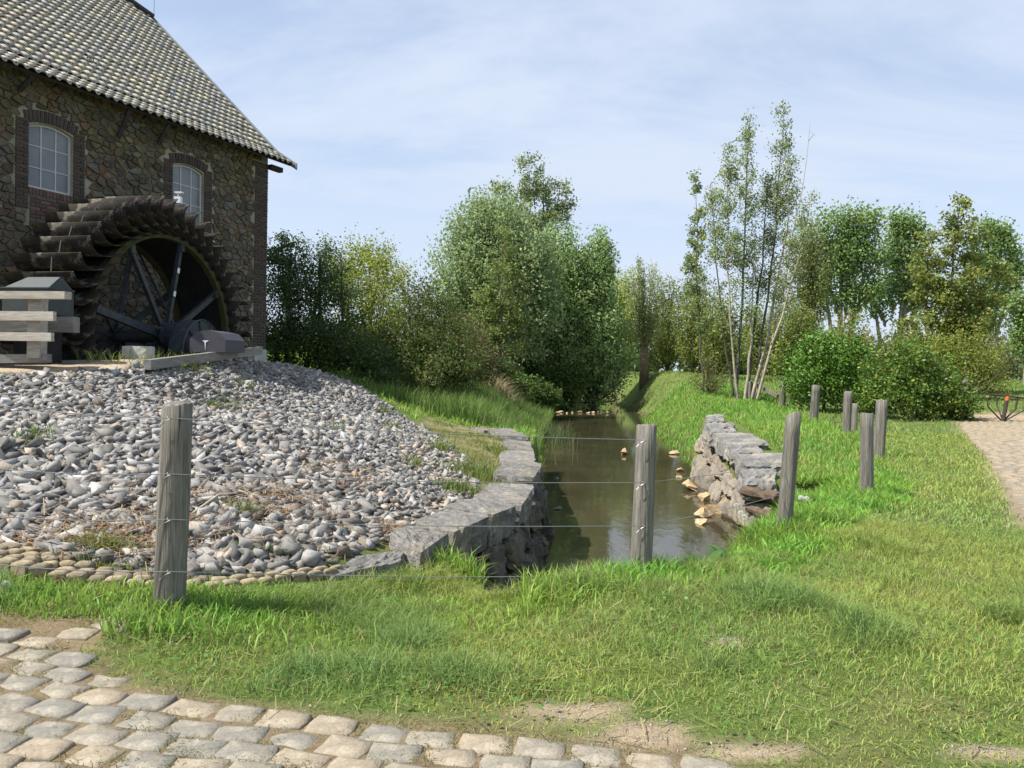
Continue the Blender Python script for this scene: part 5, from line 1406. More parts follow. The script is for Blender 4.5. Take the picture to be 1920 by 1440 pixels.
b = gpt(1040, 50); shoot_tree('willow_tree', b, htop(1060, 420, 50, b), 3.3, 'middle willow with dark green lower crown overhanging the stream', 'tree', None, (.185, .26, .12), 200, 52000, .21, 3, (.04, .2), (.3, 0), .03, .3, .25, squash=.8, cshape=([.05, .3, .6, .85, 1], [.9, 1, .9, .55, .25]))
b = gpt(1112, 50); shoot_tree('willow_tree', b, htop(1120, 428, 50, b), 2.9, 'right-hand willow of the clump with pointed plumes', 'tree', None, (.20, .28, .135), 180, 42000, .21, 4, (.04, .2), (0, 0), .05, .28, .22, squash=.8, cshape=([.08, .3, .6, .85, 1], [.8, 1, .8, .5, .2]))
b = gpt(1152, 63); shoot_tree('pollard_willow', b, htop(1155, 500, 63, b), 2.9, 'dark pollard willow leaning over the water with yellow-green shoots', 'tree', None, (.23, .29, .07), 130, 22000, .18, 5, (.14, .22), (.2, 0), .22, .22, .4, wood=(.08, .07, .06), squash=.8, cshape=([.25, .5, .8, 1], [1, 1, .8, .35]))
b = gpt(934, 38.5, -.02); leader_tree('alder_tree', b, [((0, 0, -.3), (.05, 0, 3.4), (.1, 0, htop(935, 430, 38.5, b)), 1.7), ((.25, .1, -.2), (.5, .2, 2.5), (.9, .3, 5), .8), ((-.3, .1, -.2), (-.5, .2, 1.8), (-.9, .3, 4.2), .7)],
            'slender alder with a pale trunk and olive leaves before the silvery willow', 'tree', None, (.13, .17, .058), 6, 8500, .13, (38, .4, 1.9, .12), wood=(.2, .18, .14), start=.16, sig=.13, r0=.13)
# dark undergrowth at the water's edge
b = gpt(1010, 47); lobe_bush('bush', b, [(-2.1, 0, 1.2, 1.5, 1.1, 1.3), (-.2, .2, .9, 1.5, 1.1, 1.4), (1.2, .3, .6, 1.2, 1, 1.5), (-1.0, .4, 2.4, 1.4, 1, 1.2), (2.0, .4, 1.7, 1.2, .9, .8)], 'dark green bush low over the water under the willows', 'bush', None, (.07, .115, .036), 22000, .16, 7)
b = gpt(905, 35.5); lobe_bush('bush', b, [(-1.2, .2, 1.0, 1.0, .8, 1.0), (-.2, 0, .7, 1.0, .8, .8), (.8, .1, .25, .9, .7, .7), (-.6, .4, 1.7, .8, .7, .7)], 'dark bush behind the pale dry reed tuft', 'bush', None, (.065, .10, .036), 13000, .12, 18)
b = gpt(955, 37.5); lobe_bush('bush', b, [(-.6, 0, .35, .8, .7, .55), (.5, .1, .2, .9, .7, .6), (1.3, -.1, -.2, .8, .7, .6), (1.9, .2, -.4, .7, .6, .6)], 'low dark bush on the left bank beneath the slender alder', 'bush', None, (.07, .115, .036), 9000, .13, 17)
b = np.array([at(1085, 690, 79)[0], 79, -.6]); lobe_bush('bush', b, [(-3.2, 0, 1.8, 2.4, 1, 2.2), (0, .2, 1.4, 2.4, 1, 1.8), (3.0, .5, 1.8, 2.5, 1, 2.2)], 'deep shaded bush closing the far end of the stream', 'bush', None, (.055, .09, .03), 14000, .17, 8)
# pollard and hazels right of the stream
b = gpt(1208, 52); shoot_tree('pollard_willow', b, htop(1210, 482, 52, b), 1.9, 'pollard willow with a pale stubby trunk and thin upright shoots', 'tree', None, (.21, .25, .12), 55, 9000, .14, 9, (.24, .30), (0, 0), .4, .14, .3, wood=(.24, .18, .11), squash=.8, cshape=([.4, .6, .85, 1], [.8, 1, .8, .45]), twig=False)
for k, (px, Y, pyt, rad, n_) in enumerate([(1252, 55, 520, 2.2, 5200), (1300, 50, 515, 2.0, 5200), (1345, 46, 545, 1.8, 4200), (1425, 52, 560, 2.4, 5200), (1490, 50, 570, 2.6, 6500)]):
    b = gpt(px, Y); shoot_tree('hazel_bush', b, htop(px, pyt, Y, b), rad, ['olive hazel thicket just right of the pollard willow', 'olive hazel thicket behind the left alder stem', 'thin hazel behind the foot of the multi-stemmed alder', 'olive thicket seen between the alder stems', 'olive thicket behind the glossy dark bush'][k], 'bush', None, OLIVE, 70, int(n_ * 1.9), .17, 30 + k, (.02, .1), (0, 0), .12, .2, .08, wood=(.12, .10, .075), squash=.8, cshape=([.1, .4, .7, 1], [.9, 1, .8, .4]))
# multi-stemmed alder on the right bank
Yb = 33.0; b = gpt(1392, Yb)
def sp(px, py, dy=0.0): return at(px, py, Yb + dy) - b
ST = [(sp(1384, 752), sp(1365, 510), sp(1368, 268), 1.0), (sp(1396, 752), sp(1408, 620), sp(1416, 412), .25), (sp(1409, 748, .3), sp(1462, 510, .4), sp(1484, 305, .6), .8), (sp(1416, 748, .2), sp(1478, 500, .2), sp(1519, 233), .0),
      (sp(1380, 750, .8), sp(1395, 480, 1), sp(1406, 222, 1), 1.15), (sp(1412, 750, .8), sp(1448, 470, 1), sp(1470, 203, 1), 1.25), (sp(1376, 750, .5), sp(1350, 560, .6), sp(1332, 345, .7), .8), (sp(1420, 748, -.3), sp(1485, 520, -.4), sp(1528, 350, -.4), .6), (sp(1400, 750, .9), sp(1425, 520, 1.4), sp(1440, 330, 1.5), .8)]
pale, dk = (.34, .30, .23), (.10, .095, .08)
leader_tree('alder_tree', b, ST, 'tall multi-stemmed alder with pale bark on the right bank', 'tree', None, (.18, .225, .105), 12, 20000, .095, (52, .25, 1.35, .75), wood=(.11, .10, .085), start=.33, sig=.15, r0=.068, barkcols=[pale, pale, pale, pale, dk, dk, dk, pale, dk])
b2 = gpt(1312, 34.5)
Yb, b = 34.5, b2
leader_tree('alder_tree', b2, [(sp(1318, 740), sp(1308, 560), sp(1305, 322), 1.25)], 'single thin dark alder left of the multi-stemmed alder', 'tree', None, (.18, .225, .105), 13, 3600, .11, (44, .25, 1.3, .7), wood=dk, start=.3, sig=.09, r0=.07)
b = gpt(1330, 33.5); shoot_tree('bramble_shrub', b, 1.7, 1.3, 'bare twiggy shrub at the foot of the multi-stemmed alder', 'bush', None, (.10, .11, .04), 60, 1500, .09, 14, (0, .05), (0, 0), .2, .1, .03, wood=(.10, .08, .06))
# poplars
POPG = None
def poplar(px, Y, pyt, lob, trunks, label, sd, n_=9000, leaf=.22):
    b = gpt(px, Y); r_ = np.random.default_rng(sd); wd = MB(); Ps, Bs = [], []
    for (x0, x1, zt) in trunks:
        pts_ = bez(np.array([m_(x0, Y), 0, -.3]), np.array([m_((x0 + x1) / 2, Y), 0, zt * .5]), np.array([m_(x1, Y), 0, zt]), 7); wd.tube(list(pts_), list(np.linspace(.26, .05, 7)), 7, False)
    lob = list(lob) + [(l[0] + r_.uniform(-1, 1) * l[2] * 1.1, l[1] + r_.uniform(-.6, 1.3) * l[3], l[2] * .55, l[3] * .6) for l in lob for _q in range(2)]
    tot = sum(l[2] * l[3] for l in lob)
    for (cx_, cyp, rx_, rz_) in lob:
        c = at(px + cx_, cyp, Y) - b; rx, rz2 = m_(rx_, Y), m_(rz_, Y); ncl = 26; d = r_.normal(size=(ncl, 3)); d /= np.linalg.norm(d, axis=1)[:, None]
        cl = c + d * (r_.random((ncl, 1)) ** .5) * np.array([rx, rx * .9, rz2]); nl = int(n_ * rx_ * rz_ / tot); k = r_.integers(0, ncl, nl); cb = .8 + .4 * r_.random(ncl)
        Ps.append(cl[k] + r_.normal(size=(nl, 3)) * np.array([.34, .34, .42])); Bs.append(cb[k])
        for q_ in range(9): wd.tube(list(bez(np.array([c[0] * .6, 0, max(1.5, c[2] - rz2 * 1.6)]), np.array([c[0], c[1], c[2] - rz2]), cl[q_], 5)), [.09, .07, .05, .03, .012], 4, False)
    P = np.concatenate(Ps); C = jitter_col(POP, len(P), r_, .22, .12) * np.concatenate(Bs)[:, None]
    return tree_obj('poplar_tree', b, label, 'tree', POPG, wd, (.23, .21, .17), P, C, leaf * 1.05, 'leaf', .75, .2, r_)
poplar(1582, 62, 385, [(-38, 430, 20, 42), (-5, 425, 20, 42), (32, 420, 22, 36), (60, 410, 12, 22), (-30, 495, 28, 40), (10, 490, 26, 40), (45, 480, 22, 38), (-48, 545, 22, 26), (5, 550, 22, 30), (38, 545, 24, 24)], [(-6, -12, 12), (4, 22, 11), (-10, -45, 9)], 'left poplar with rounded leafy lobes and mistletoe', 41, 13000)
poplar(1660, 64, 395, [(18, 415, 12, 26), (12, 455, 14, 28), (45, 425, 22, 30), (65, 440, 16, 26), (30, 490, 28, 30), (60, 500, 24, 34), (20, 540, 28, 30), (-12, 560, 20, 24), (60, 560, 22, 30)], [(2, -30, 8), (18, 45, 11), (20, 30, 10)], 'middle poplar with pale branching trunks and gaps of sky', 42, 10000)
poplar(1868, 66, 440, [(-20, 440, 18, 26), (8, 445, 18, 28), (30, 475, 18, 30), (-10, 500, 26, 34), (22, 520, 22, 32), (-15, 560, 24, 30)], [(-30, 0, 10), (-25, 25, 9)], 'right poplar at the back behind the leafy alder', 43, 9000)
poplar(1925, 58, 545, [(-10, 575, 20, 24), (10, 600, 26, 26), (-8, 640, 16, 18)], [(0, 0, 6)], 'poplar cut off by the right edge of the view', 44, 4000)
b = gpt(1510, 58); shoot_tree('alder_tree', b, htop(1505, 415, 58, b), 2.7, 'olive leaved tree just behind the multi-stemmed alder', 'tree', None, (.12, .145, .055), 60, 10500, .2, 15, (.15, .4), (0, 0), .3, .26, .16, wood=(.09, .08, .065), squash=.8, cshape=([.3, .5, .75, 1], [.8, 1, .8, .3]))
Yb = 44.0; b = gpt(1770, Yb)
leader_tree('alder_tree', b, [((0, 0, -.3), (.2, 0, 5), sp(1800, 378), 1.6), ((.3, .2, -.2), (1.2, .5, 4), sp(1850, 440), 1.1), ((-.2, 0, .2), (-.9, .3, 3.6), sp(1745, 430), 1.1), ((.2, 0, 1), (2.0, .3, 3.6), sp(1885, 500), .8)], 'tall leafy alder with a pointed top right of the poplars', 'tree', None, (.155, .185, .058), 16, 18000, .19, (40, .5, 2.7, .3), wood=(.12, .10, .08), start=.2, sig=.2, r0=.17)
for k, (px, Y, pyt, rad, n_) in enumerate([(1585, 47, 580, 2.4, 6500), (1660, 46, 600, 2.3, 5500), (1740, 40, 610, 2.4, 8000), (1815, 40, 605, 2.4, 8000), (1868, 60, 610, 3.0, 3500)]):
    b = gpt(px, Y); shoot_tree('willow_shrub', b, htop(px, pyt, Y, b), rad, ['fine olive willow shrub under the left poplar', 'low olive shrub under the middle poplar', 'yellow-olive shrub above the right glossy bush', 'olive shrub with drooping edge beside the path gate', 'thin greyish shrub far behind the gate'][k], 'bush', None, [(.19, .195, .058), (.15, .165, .055), (.17, .205, .05), (.165, .19, .05), (.17, .19, .10)][k], 60, n_, .14, 50 + k, (.02, .12), (0, 0), .08, .2, .07, wood=(.1, .085, .065), squash=.8, cshape=([.08, .4, .7, 1], [1, 1, .8, .4]))
# glossy bushes beside the lawn
b = gpt(1562, 30); lobe_bush('glossy_bush', b, [(-.6, 0, 1.4, 1.05, .9, .95), (.5, .1, 1.45, 1.05, .9, 1.05), (-.1, .1, 2.3, .9, .8, .75), (1.0, .3, .95, .7, .7, .7), (-1.1, .1, .9, .65, .6, .7), (.9, 0, 2.4, .45, .4, .5), (-.7, 0, 2.5, .4, .4, .55)], 'dark glossy round bush behind the fence posts', 'bush', 'glossy bushes', GLOSS, 14500, .12, 61, leafmat='glossleaf', stems=((-.3, 0, .07), (1.25, 0, .09)), rough=.3, spray=.55)
b = gpt(1722, 27.5); lobe_bush('glossy_bush', b, [(-.9, 0, 1.15, .9, .8, .85), (.3, .1, 1.25, 1.0, .8, .95), (1.1, 0, .8, .75, .7, .8), (-.2, .1, 2.0, .9, .7, .6), (1.55, -.1, .45, .45, .5, .5), (-1.3, .2, .7, .5, .5, .6)], 'wide glossy bush next to the cobbled path and gate', 'bush', 'glossy bushes', (.07, .125, .026), 14500, .12, 62, leafmat='glossleaf', col2=(.17, .19, .04), c2f=.12, rough=.3, spray=.55)
b = gpt(1811, 28.0); wd = MB(); wd.tube([np.array([0, 0, -.2]), np.array([.02, 0, .6]), np.array([-.02, 0, 1.45])], [.13, .105, .10], 9)
for k in range(6):
    r_ = np.random.default_rng(k); e = np.array([r_.uniform(.3, 1.3), r_.uniform(-.3, .3), r_.uniform(.7, 1.8)]); wd.tube(list(bez(np.array([0, 0, .5 + .1 * k]), np.array([e[0] * .6, 0, e[2] * .6]), e, 5)), [.025, .018, .012, .008, .005], 4, False)
t_ = empty('tree_stump', b, 'bare dead trunk with thin pale twigs beside the glossy bush', 'tree trunk'); o = wd.build('trunk', MAT['bark'], t_, smooth_shade=True); set_col(o.data, np.array([.15, .125, .10]))
# shrubs by the mill
b = gpt(575, 24); b[2] = .8
def lb(px, py, Y, rx_, rz_, ry=None): c = at(px, py, Y) - b; r_ = m_(rx_, Y); return (c[0], c[1], c[2], r_, ry or r_ * .85, m_(rz_, Y))
lob = [lb(535, 500, 24.2, 48, 48), lb(590, 520, 24, 55, 55), lb(530, 580, 23.6, 55, 60), lb(610, 590, 23.4, 62, 60), lb(575, 650, 23, 70, 50), lb(640, 650, 22.5, 60, 50), lb(510, 650, 23.5, 40, 50), lb(690, 690, 22, 50, 38), lb(525, 470, 24.4, 26, 24)]
lobe_bush('hawthorn_bush', b, lob, 'dense dark hawthorn bush against the brick corner of the mill', 'bush', None, (.048, .082, .03), 42000, .08, 71, col2=(.20, .215, .19), c2f=.022, stems=((-.6, 0, .08), (.4, 0, .08), (1.2, -.4, .06)), spray=.5, fill=.25)
b = gpt(690, 27); lob = [lb(680, 520, 27, 55, 45), lb(640, 500, 27.4, 36, 30), lb(720, 560, 26.6, 48, 50), lb(690, 610, 26, 60, 60), lb(660, 680, 25.5, 60, 50), lb(735, 660, 25.5, 55, 60), lb(700, 490, 27.4, 40, 16)]
lobe_bush('elder_bush', b, lob, 'bright yellow-green shrub with arching sprays behind the hawthorn', 'bush', None, (.19, .225, .055), 30000, .085, 72, spray=1.0, fill=.2)
b = gpt(790, 25); lob = [lb(790, 580, 25.4, 50, 48), lb(830, 640, 25, 50, 55), lb(760, 650, 24.6, 55, 60), lb(800, 710, 24, 70, 45), lb(860, 690, 24.6, 36, 45), lb(735, 700, 24, 40, 40)]
lobe_bush('lilac_bush', b, lob, 'dark round bush with dull pinkish blossom above the reeds', 'bush', None, (.075, .105, .035), 30000, .085, 73, col2=(.16, .11, .085), c2f=.05, spray=.5, fill=.25)
b = gpt(872, 31); lob = [lb(870, 640, 31, 34, 40), lb(895, 680, 30.5, 36, 36), lb(850, 690, 30.5, 36, 36)]
lobe_bush('bush', b, lob, 'brownish bush between the dark lilac and the willow', 'bush', None, (.10, .095, .045), 5500, .13, 74, spray=.7, fill=.2)
# far woodland behind everything
r_ = np.random.default_rng(77); WV, WF2, WC2 = [], [], []; off_ = 0
for k in range(64):
    Y = r_.uniform(98, 135); x = -60 + 190 * (k + r_.random()) / 64; hh = r_.uniform(4.5, 8.0) * (1 if x > 8 else .9); nl = 850; P = r_.normal(size=(nl, 3)) * np.array([2.4, 2.0, hh * .24]) + np.array([x, Y, 1.1 + hh * .45]); P = P[P[:, 2] > .6]
    V, F = leaf_geo(P, .7, r_, .8, .2); WV.append(V); WF2.append(F + off_); off_ += len(V); WC2.append(np.repeat(jitter_col([(.06, .085, .032), (.085, .105, .04), (.07, .095, .04)][k % 3], len(P), r_, .2, .1), 4, 0))
tag(add('woodland', fast_mesh('woodland', np.concatenate(WV), np.concatenate(WF2), np.concatenate(WC2)), MAT['leaf']), 'far line of hedges and woodland across the fields', 'woodland', kind='stuff')

# ================================================================== GRASS
def blades(name, x, y, hgt, wid, col, bend, mat='grass', z=None, sd=0, sink=.01, lie=0.0, tipcol=1.12):
    r_ = np.random.default_rng(sd); n = len(x)
    if z is None: z = height(x, y)
    b0 = np.stack([x, y, z - sink], 1); az = r_.random(n) * 6.283; d = np.stack([np.cos(az), np.sin(az), np.zeros(n)], 1)
    fa = r_.random(n) * 6.283; s_ = np.stack([np.cos(fa), np.sin(fa), np.zeros(n)], 1) * (wid / 2)[:, None]; bd = (bend * (.4 + 1.2 * r_.random(n)))[:, None]; H_ = hgt[:, None]; U_ = np.array([[0, 0, 1.0]])
    mid = b0 + U_ * H_ * .58 * (1 - .15 * bd) + d * H_ * bd * .28; tip = b0 + U_ * H_ * np.maximum(.25, 1 - .38 * bd) + d * H_ * bd * .85
    V = np.stack([b0 - s_, b0 + s_, mid - s_ * .8, mid + s_ * .8, tip], 1).reshape(-1, 3); i = (np.arange(n) * 5)[:, None]
    F = np.concatenate([i + np.array([[0, 1, 3]]), i + np.array([[0, 3, 2]]), i + np.array([[2, 3, 4]])])
    C = np.repeat(col, 5, 0)
    return add(name, fast_mesh(name, V, F, C), MAT[mat])
G_LAWN = np.array([.28, .37, .088]); G_LONG = np.array([.21, .40, .06]); G_DRY = np.array([.26, .22, .10]); G_BLUE = np.array([.115, .23, .075])
def gcolor(n, x, y, r_, base, dry=.12, blue=None):
    pt_ = fbm(x, y, 1.3, 17)[:, None]; c = base[None] * (1 + (pt_ - .5) * np.array([[.75, .3, .3]])) * (1 + .22 * r_.normal(size=(n, 1)).clip(-1.6, 1.6)); c[:, 0] *= 1 + .12 * r_.normal(size=n)
    yl = smooth(.45, .75, fbm(x, y, .9, 91))[:, None]; c = c * (1 - .35 * yl) + np.array([.33, .36, .09]) * .35 * yl
    d_ = r_.random(n) < dry; c[d_] = G_DRY * (.7 + .6 * r_.random((d_.sum(), 1)))
    if blue is not None: c = c * (1 - blue[:, None]) + G_BLUE * (1 + .2 * r_.normal(size=(n, 1))) * blue[:, None]
    return np.clip(c, .01, .6)
def frame_xy(n, y0, y1, r_, m=1.06, pw=1.0):
    """points spread over the ground wedge in view, even in area"""
    u_ = r_.random(n); y = np.sqrt(y0 ** 2 + u_ * (y1 ** 2 - y0 ** 2)); x = y * (r_.random(n) * 2 - 1) * .665 * m
    return x, y
def is_water_zone(x, y, mrg=0.0):
    ins = in_poly(x, y, CHANNEL); d = poly_dist(x, y, CHANNEL); return ins & (d > mrg)
FENCE = [(-4.6, 4.45), (-2.06, 4.72), (-.8, 5.15), (1.01, 5.98), (2.77, 7.7), (4.84, 10.5), (7.4, 15.5), (8.87, 20.4), (9.7, 24.7), (10.9, 31), (11.5, 36)]
SLABS = [(r[0], r[1]) for r in RIM] + [(-1.4, 18.0), (-1.0, 16.0), (-.35, 14), (-.2, 12), (-.3, 10), (-.55, 8.5), (-.95, 7.1), (-1.1, 6.2), (-1.3, 5.9)]
RWALL = [(r[0], r[1]) for r in RR] + [(4.5, 12.2), (5.0, 13.4), (5.3, 15), (5.5, 16.6), (5.55, 18.2), (5.7, 19.6)]
RFOOT = [(5.0, 20.2), (4.86, 19.6), (4.02, 13.2), (3.95, 12.0), (3.3, 11.6), (3.3, 13), (3.9, 16.5), (4.2, 19.6)]
STRIPP = [tuple(p[:2]) for p in FR] + [tuple(p[:2]) for p in BK[::-1]]
def land_side_right(x, y):
    """between the stream/wall and the fence, on the right bank"""
    return None
def grass_layer(name, n, y0, y1, sd, hfun, wfun, base, bend, label, dry=.1, maskfun=None, sink=.01):
    r_ = np.random.default_rng(sd); x, y = frame_xy(n, y0, y1, r_)
    ok = cobble_edge(x, y) < .01 + .05 * (r_.random(n) < .3)
    ok &= ~is_water_zone(x, y, .12) & ~in_poly(x, y, GRAVEL) & ~in_poly(x, y, SLABS) & ~in_poly(x, y, RWALL) & ~in_poly(x, y, STRIPP)
    ok &= path_d(x, y) > 1.25 + .2 * r_.random(n)
    ok &= r_.random(n) > .93 * spot_mask(x, y)
    ok &= ~((x < -3.8) & (y > 9.5) & (y < 21)) & ~in_poly(x, y, [(-2.2, 15.0), (-1.2, 12.5), (-.5, 10.5), (-.3, 8.8), (.1, 9.5), (.3, 13), (.1, 17.5), (-2, 19)])
    ok &= np.hypot(x - 19.4, (y - 29.6) * 1.3) > 1.8
    ok &= ~in_poly(x, y, RFOOT)
    ok &= ~((poly_dist(x, y, GRAVEL) < .32) & (x < .3) & (y > 5.3))
    x, y = x[ok], y[ok]
    fd = poly_dist(x, y, FENCE, False); h_, w_, keep = hfun(x, y, fd, r_)
    x, y, fd, h_, w_ = x[keep], y[keep], fd[keep], h_[keep], w_[keep]
    blue = smooth(.47, .74, fbm(x, y, .55, 33) + .06 * (r_.random(len(x)) - .5)) * smooth(6.5, 3.5, y) * .75
    c = gcolor(len(x), x, y, r_, base, dry, blue)
    o = blades(name, x, y, h_, w_, c, np.full(len(x), bend), sd=sd, sink=sink); tag(o, label, 'grass', kind='stuff'); return o
def inner(x, y):
    """1 on the stream side of the fence line (right bank) and along the fence"""
    xs = np.interp(y, [p[1] for p in FENCE], [p[0] for p in FENCE]); return smooth(.45, -.35, x - xs)
# short lawn
def h_lawn(x, y, fd, r_):
    tuft = smooth(.47, .74, fbm(x, y, .55, 33)); h_ = (.035 + .05 * r_.random(len(x)) + .13 * tuft) * (.6 + .6 * smooth(3.2, 4.2, y)); ce_ = -cobble_edge(x, y)
    dens = np.clip(.30 + .9 * smooth(.0, .6, ce_) , 0, 1) * (.55 + .6 * fbm(x, y, .3, 35)); return h_, .0042 + .0014 * r_.random(len(x)), r_.random(len(x)) < dens
grass_layer('lawn_grass', 195000, 2.85, 8.0, 1, h_lawn, None, G_LAWN, .95, 'short trodden lawn grass beside the cobbles', .09)
def h_lawn2(x, y, fd, r_):
    return .05 + .07 * r_.random(len(x)) + .05 * smooth(.5, .75, fbm(x, y, .6, 33)), .007 + .004 * r_.random(len(x)) + .0005 * y, r_.random(len(x)) < .9
grass_layer('lawn_grass', 150000, 8.0, 22.0, 2, h_lawn2, None, G_LAWN * 1.0, .9, 'lawn grass along the cobbled path on the right', .07)
def h_far(x, y, fd, r_):
    return .10 + .14 * r_.random(len(x)), .018 + .0008 * y * r_.random(len(x)), r_.random(len(x)) < .95
grass_layer('meadow_grass', 105000, 22.0, 75.0, 3, h_far, None, np.array([.19, .30, .065]), .8, 'meadow grass on the far banks and fields', .05)
# long grass along the fence and on the right bank
def h_long(x, y, fd, r_):
    side = inner(x, y); near = smooth(.75, .1, fd); xs_ = np.interp(x, [p[0] for p in FENCE[:6]], [p[1] for p in FENCE[:6]]); near = np.where(y < 7, smooth(np.where(y < xs_, 1.0, .5), .1, fd), near)
    a = np.maximum(near, side * (y > 6.3)); cl = fbm(x, y, .4, 55); h_ = (.07 + .17 * r_.random(len(x)) ** .9) * (.6 + .75 * cl) * (.5 + .5 * a) * np.where((x < .1) & (y < 6.2), np.where((x < -1.0) & (y > 4.35), .68, np.where(y > 4.95, np.where(x > -.75, .42, .6), np.where(y > 4.45, .95, 1.5))), 1.15) * (1 - .45 * smooth(6.2, 6.7, y) * smooth(8.6, 8.0, y) * (x > -.2) * (x < 2.4))
    return h_, .006 + .005 * r_.random(len(x)) + .0006 * y, (r_.random(len(x)) < a * (.45 + .8 * cl))
grass_layer('long_grass', 290000, 4.2, 12.5, 4, h_long, None, G_LONG, .62, 'long lush grass along the fence line', .07)
grass_layer('long_grass', 150000, 12.5, 40.0, 5, h_long, None, G_LONG * np.array([1.02, 1.02, 1]), .62, 'long green grass on the right bank above the stream', .05)
# reeds on the far left bank
r_ = np.random.default_rng(66)
REED = [(-2.6, 19.5), (-1.2, 18.9), (-.2, 18.6), (.45, 18.4), (.75, 21), (1.2, 28), (2.0, 37.5), (1.0, 39), (-1, 37), (-3, 30), (-5.6, 25.0), (-5.2, 21)]
q = sample_poly(REED, 26000, r_); hh = (.45 + .5 * r_.random(len(q))) * (.75 + .5 * fbm(q[:, 0], q[:, 1], 1.2, 4)); zq = height(q[:, 0], q[:, 1]); zq = np.maximum(zq, WATER_Z)
col = np.array([.15, .25, .055])[None] * (1 + .25 * r_.normal(size=(len(q), 1))).clip(.4, 1.7); dm = r_.random(len(q)) < .10; col[dm] = G_DRY * 1.1
tag(blades('reeds', q[:, 0], q[:, 1], hh, .012 + .012 * r_.random(len(q)), col, np.full(len(q), .4), z=zq, sd=9), 'green reeds and sedge along the far left bank', 'reeds', kind='stuff')
q = np.stack([r_.normal(size=260) * .35 + 1.55 + 0, r_.normal(size=260) * 1.4 + 27], 1); q[:, 0] += (q[:, 1] - 27) * .06
tag(blades('water_reeds', q[:, 0], q[:, 1], .45 + .4 * r_.random(260), np.full(260, .02), np.tile([.12, .16, .06], (260, 1)) * (.7 + .6 * r_.random((260, 1))), np.full(260, .4), z=np.full(260, WATER_Z), sd=10), 'sparse reed stems standing in the stream', 'reeds', kind='stuff')
c0 = at(925, 728, 33.0); n = 500; x = c0[0] + r_.normal(size=n) * .35; y = 33 + r_.normal(size=n) * .3
o = blades('dry_reed_tuft', x, y, .9 + .6 * r_.random(n), np.full(n, .03), np.array([.42, .34, .22]) * (.6 + .6 * r_.random((n, 1))), np.full(n, .9), 'straw', sd=12); tag(o, 'pale dry reed tuft leaning on the left bank', 'reeds', kind='stuff')
# litter: dry straw on the toe of the heap
def toe(px, py):
    d = ray(px, py)
    for Y in np.arange(4.8, 20, .05):
        p = np.array([d[0] * Y, Y, EYE + d[2] * Y])
        if p[2] < h1(p[0], p[1]): return p
    return p
LX, LY, LH, LW = [], [], [], []
for (px, py, sx, sy, n) in [(250, 1000, .35, .2, 700), (420, 950, .5, .12, 500), (520, 935, .25, .1, 400), (200, 1025, .3, .12, 500), (755, 1008, .12, .1, 300), (640, 905, .25, .2, 260), (620, 880, .2, .3, 260), (500, 1000, .4, .2, 250), (100, 1040, .3, .1, 250)]:
    p = toe(px, py); n = int(n * .62); LX.append(p[0] + r_.normal(size=n) * sx); LY.append(p[1] + r_.normal(size=n) * sy); LH.append(.10 + .16 * r_.random(n))
LX, LY, LH = map(np.concatenate, (LX, LY, LH)); n = len(LX)
az = r_.random(n) * 6.283; zz_ = height(LX, LY) + .05; el = r_.normal(size=n) * .16; dd = np.stack([np.cos(az) * np.cos(el), np.sin(az) * np.cos(el), np.sin(el)], 1); sd_ = np.stack([-np.sin(az), np.cos(az), np.zeros(n)], 1) * .0028
p0 = np.stack([LX, LY, zz_ + .02 * r_.random(n)], 1); p1 = p0 + dd * LH[:, None]
V = np.stack([p0 - sd_, p0 + sd_, p1 + sd_, p1 - sd_], 1).reshape(-1, 3); up_ = np.zeros_like(V); F = np.arange(n * 4).reshape(n, 4)
col = np.array([.36, .26, .15])[None] * (.5 + .8 * r_.random((n, 1))); rd = r_.random(n) < .25; col[rd] *= np.array([.85, .6, .5])
tag(add('dry_straw', fast_mesh('dry_straw', V, F, np.repeat(col, 4, 0)), MAT['straw']), 'dry brown straw littering the toe of the gravel heap', 'straw', kind='stuff')
p = toe(360, 975); q_ = toe(452, 938); mb = MB(); mb.tube([p + UP * .05, (p + q_) / 2 + UP * .12, q_ + UP * .07], [.012, .011, .008], 6)
V = np.array(mb.v); c = V.mean(0); tag(add('stick', pymesh('stick', V - c, mb.f), MAT['plank'], None, c), 'pale bent stick lying on the gravel right of the thick post', 'stick')
p = toe(725, 985); q_ = toe(765, 975); mb = MB(); mb.tube([p + UP * .05, q_ + UP * .06], [.01, .006], 6); V = np.array(mb.v); c = V.mean(0)
tag(add('stick', pymesh('stick', V - c, mb.f), MAT['log'], None, c), 'short dark stick near the inner edge of the slabs', 'stick')
# weeds on the heap, the slabs and the terrace
WX, WY_, WH = [], [], []
for (px, py, sx, sy, n, h_) in [(905, 893, .22, .25, 900, .13), (870, 925, .16, .12, 500, .12), (935, 850, .16, .3, 350, .12), (830, 845, .1, .2, 200, .16), (735, 805, .08, .1, 80, .16), (775, 875, .07, .1, 90, .14), (398, 770, .08, .1, 90, .2), (720, 775, .08, .1, 70, .2), (632, 812, .06, .08, 60, .18),
                               (460, 970, .1, .06, 120, .12), (215, 1042, .14, .05, 200, .12), (175, 1032, .12, .05, 130, .14), (560, 1050, .25, .04, 200, .06), (60, 828, .08, .1, 60, .2), (960, 830, .15, .3, 200, .08)]:
    p = toe(px, py); WX.append(p[0] + r_.normal(size=n) * sx); WY_.append(p[1] + r_.normal(size=n) * sy); WH.append(h_ * (.5 + .8 * r_.random(n)))
for k in range(26):
    p = at(random.uniform(20, 470), 0, random.uniform(11.6, 13.2)); n = 26; WX.append(p[0] + r_.normal(size=n) * .12); WY_.append(p[1] + r_.normal(size=n) * .1); WH.append(.12 + .2 * r_.random(n))
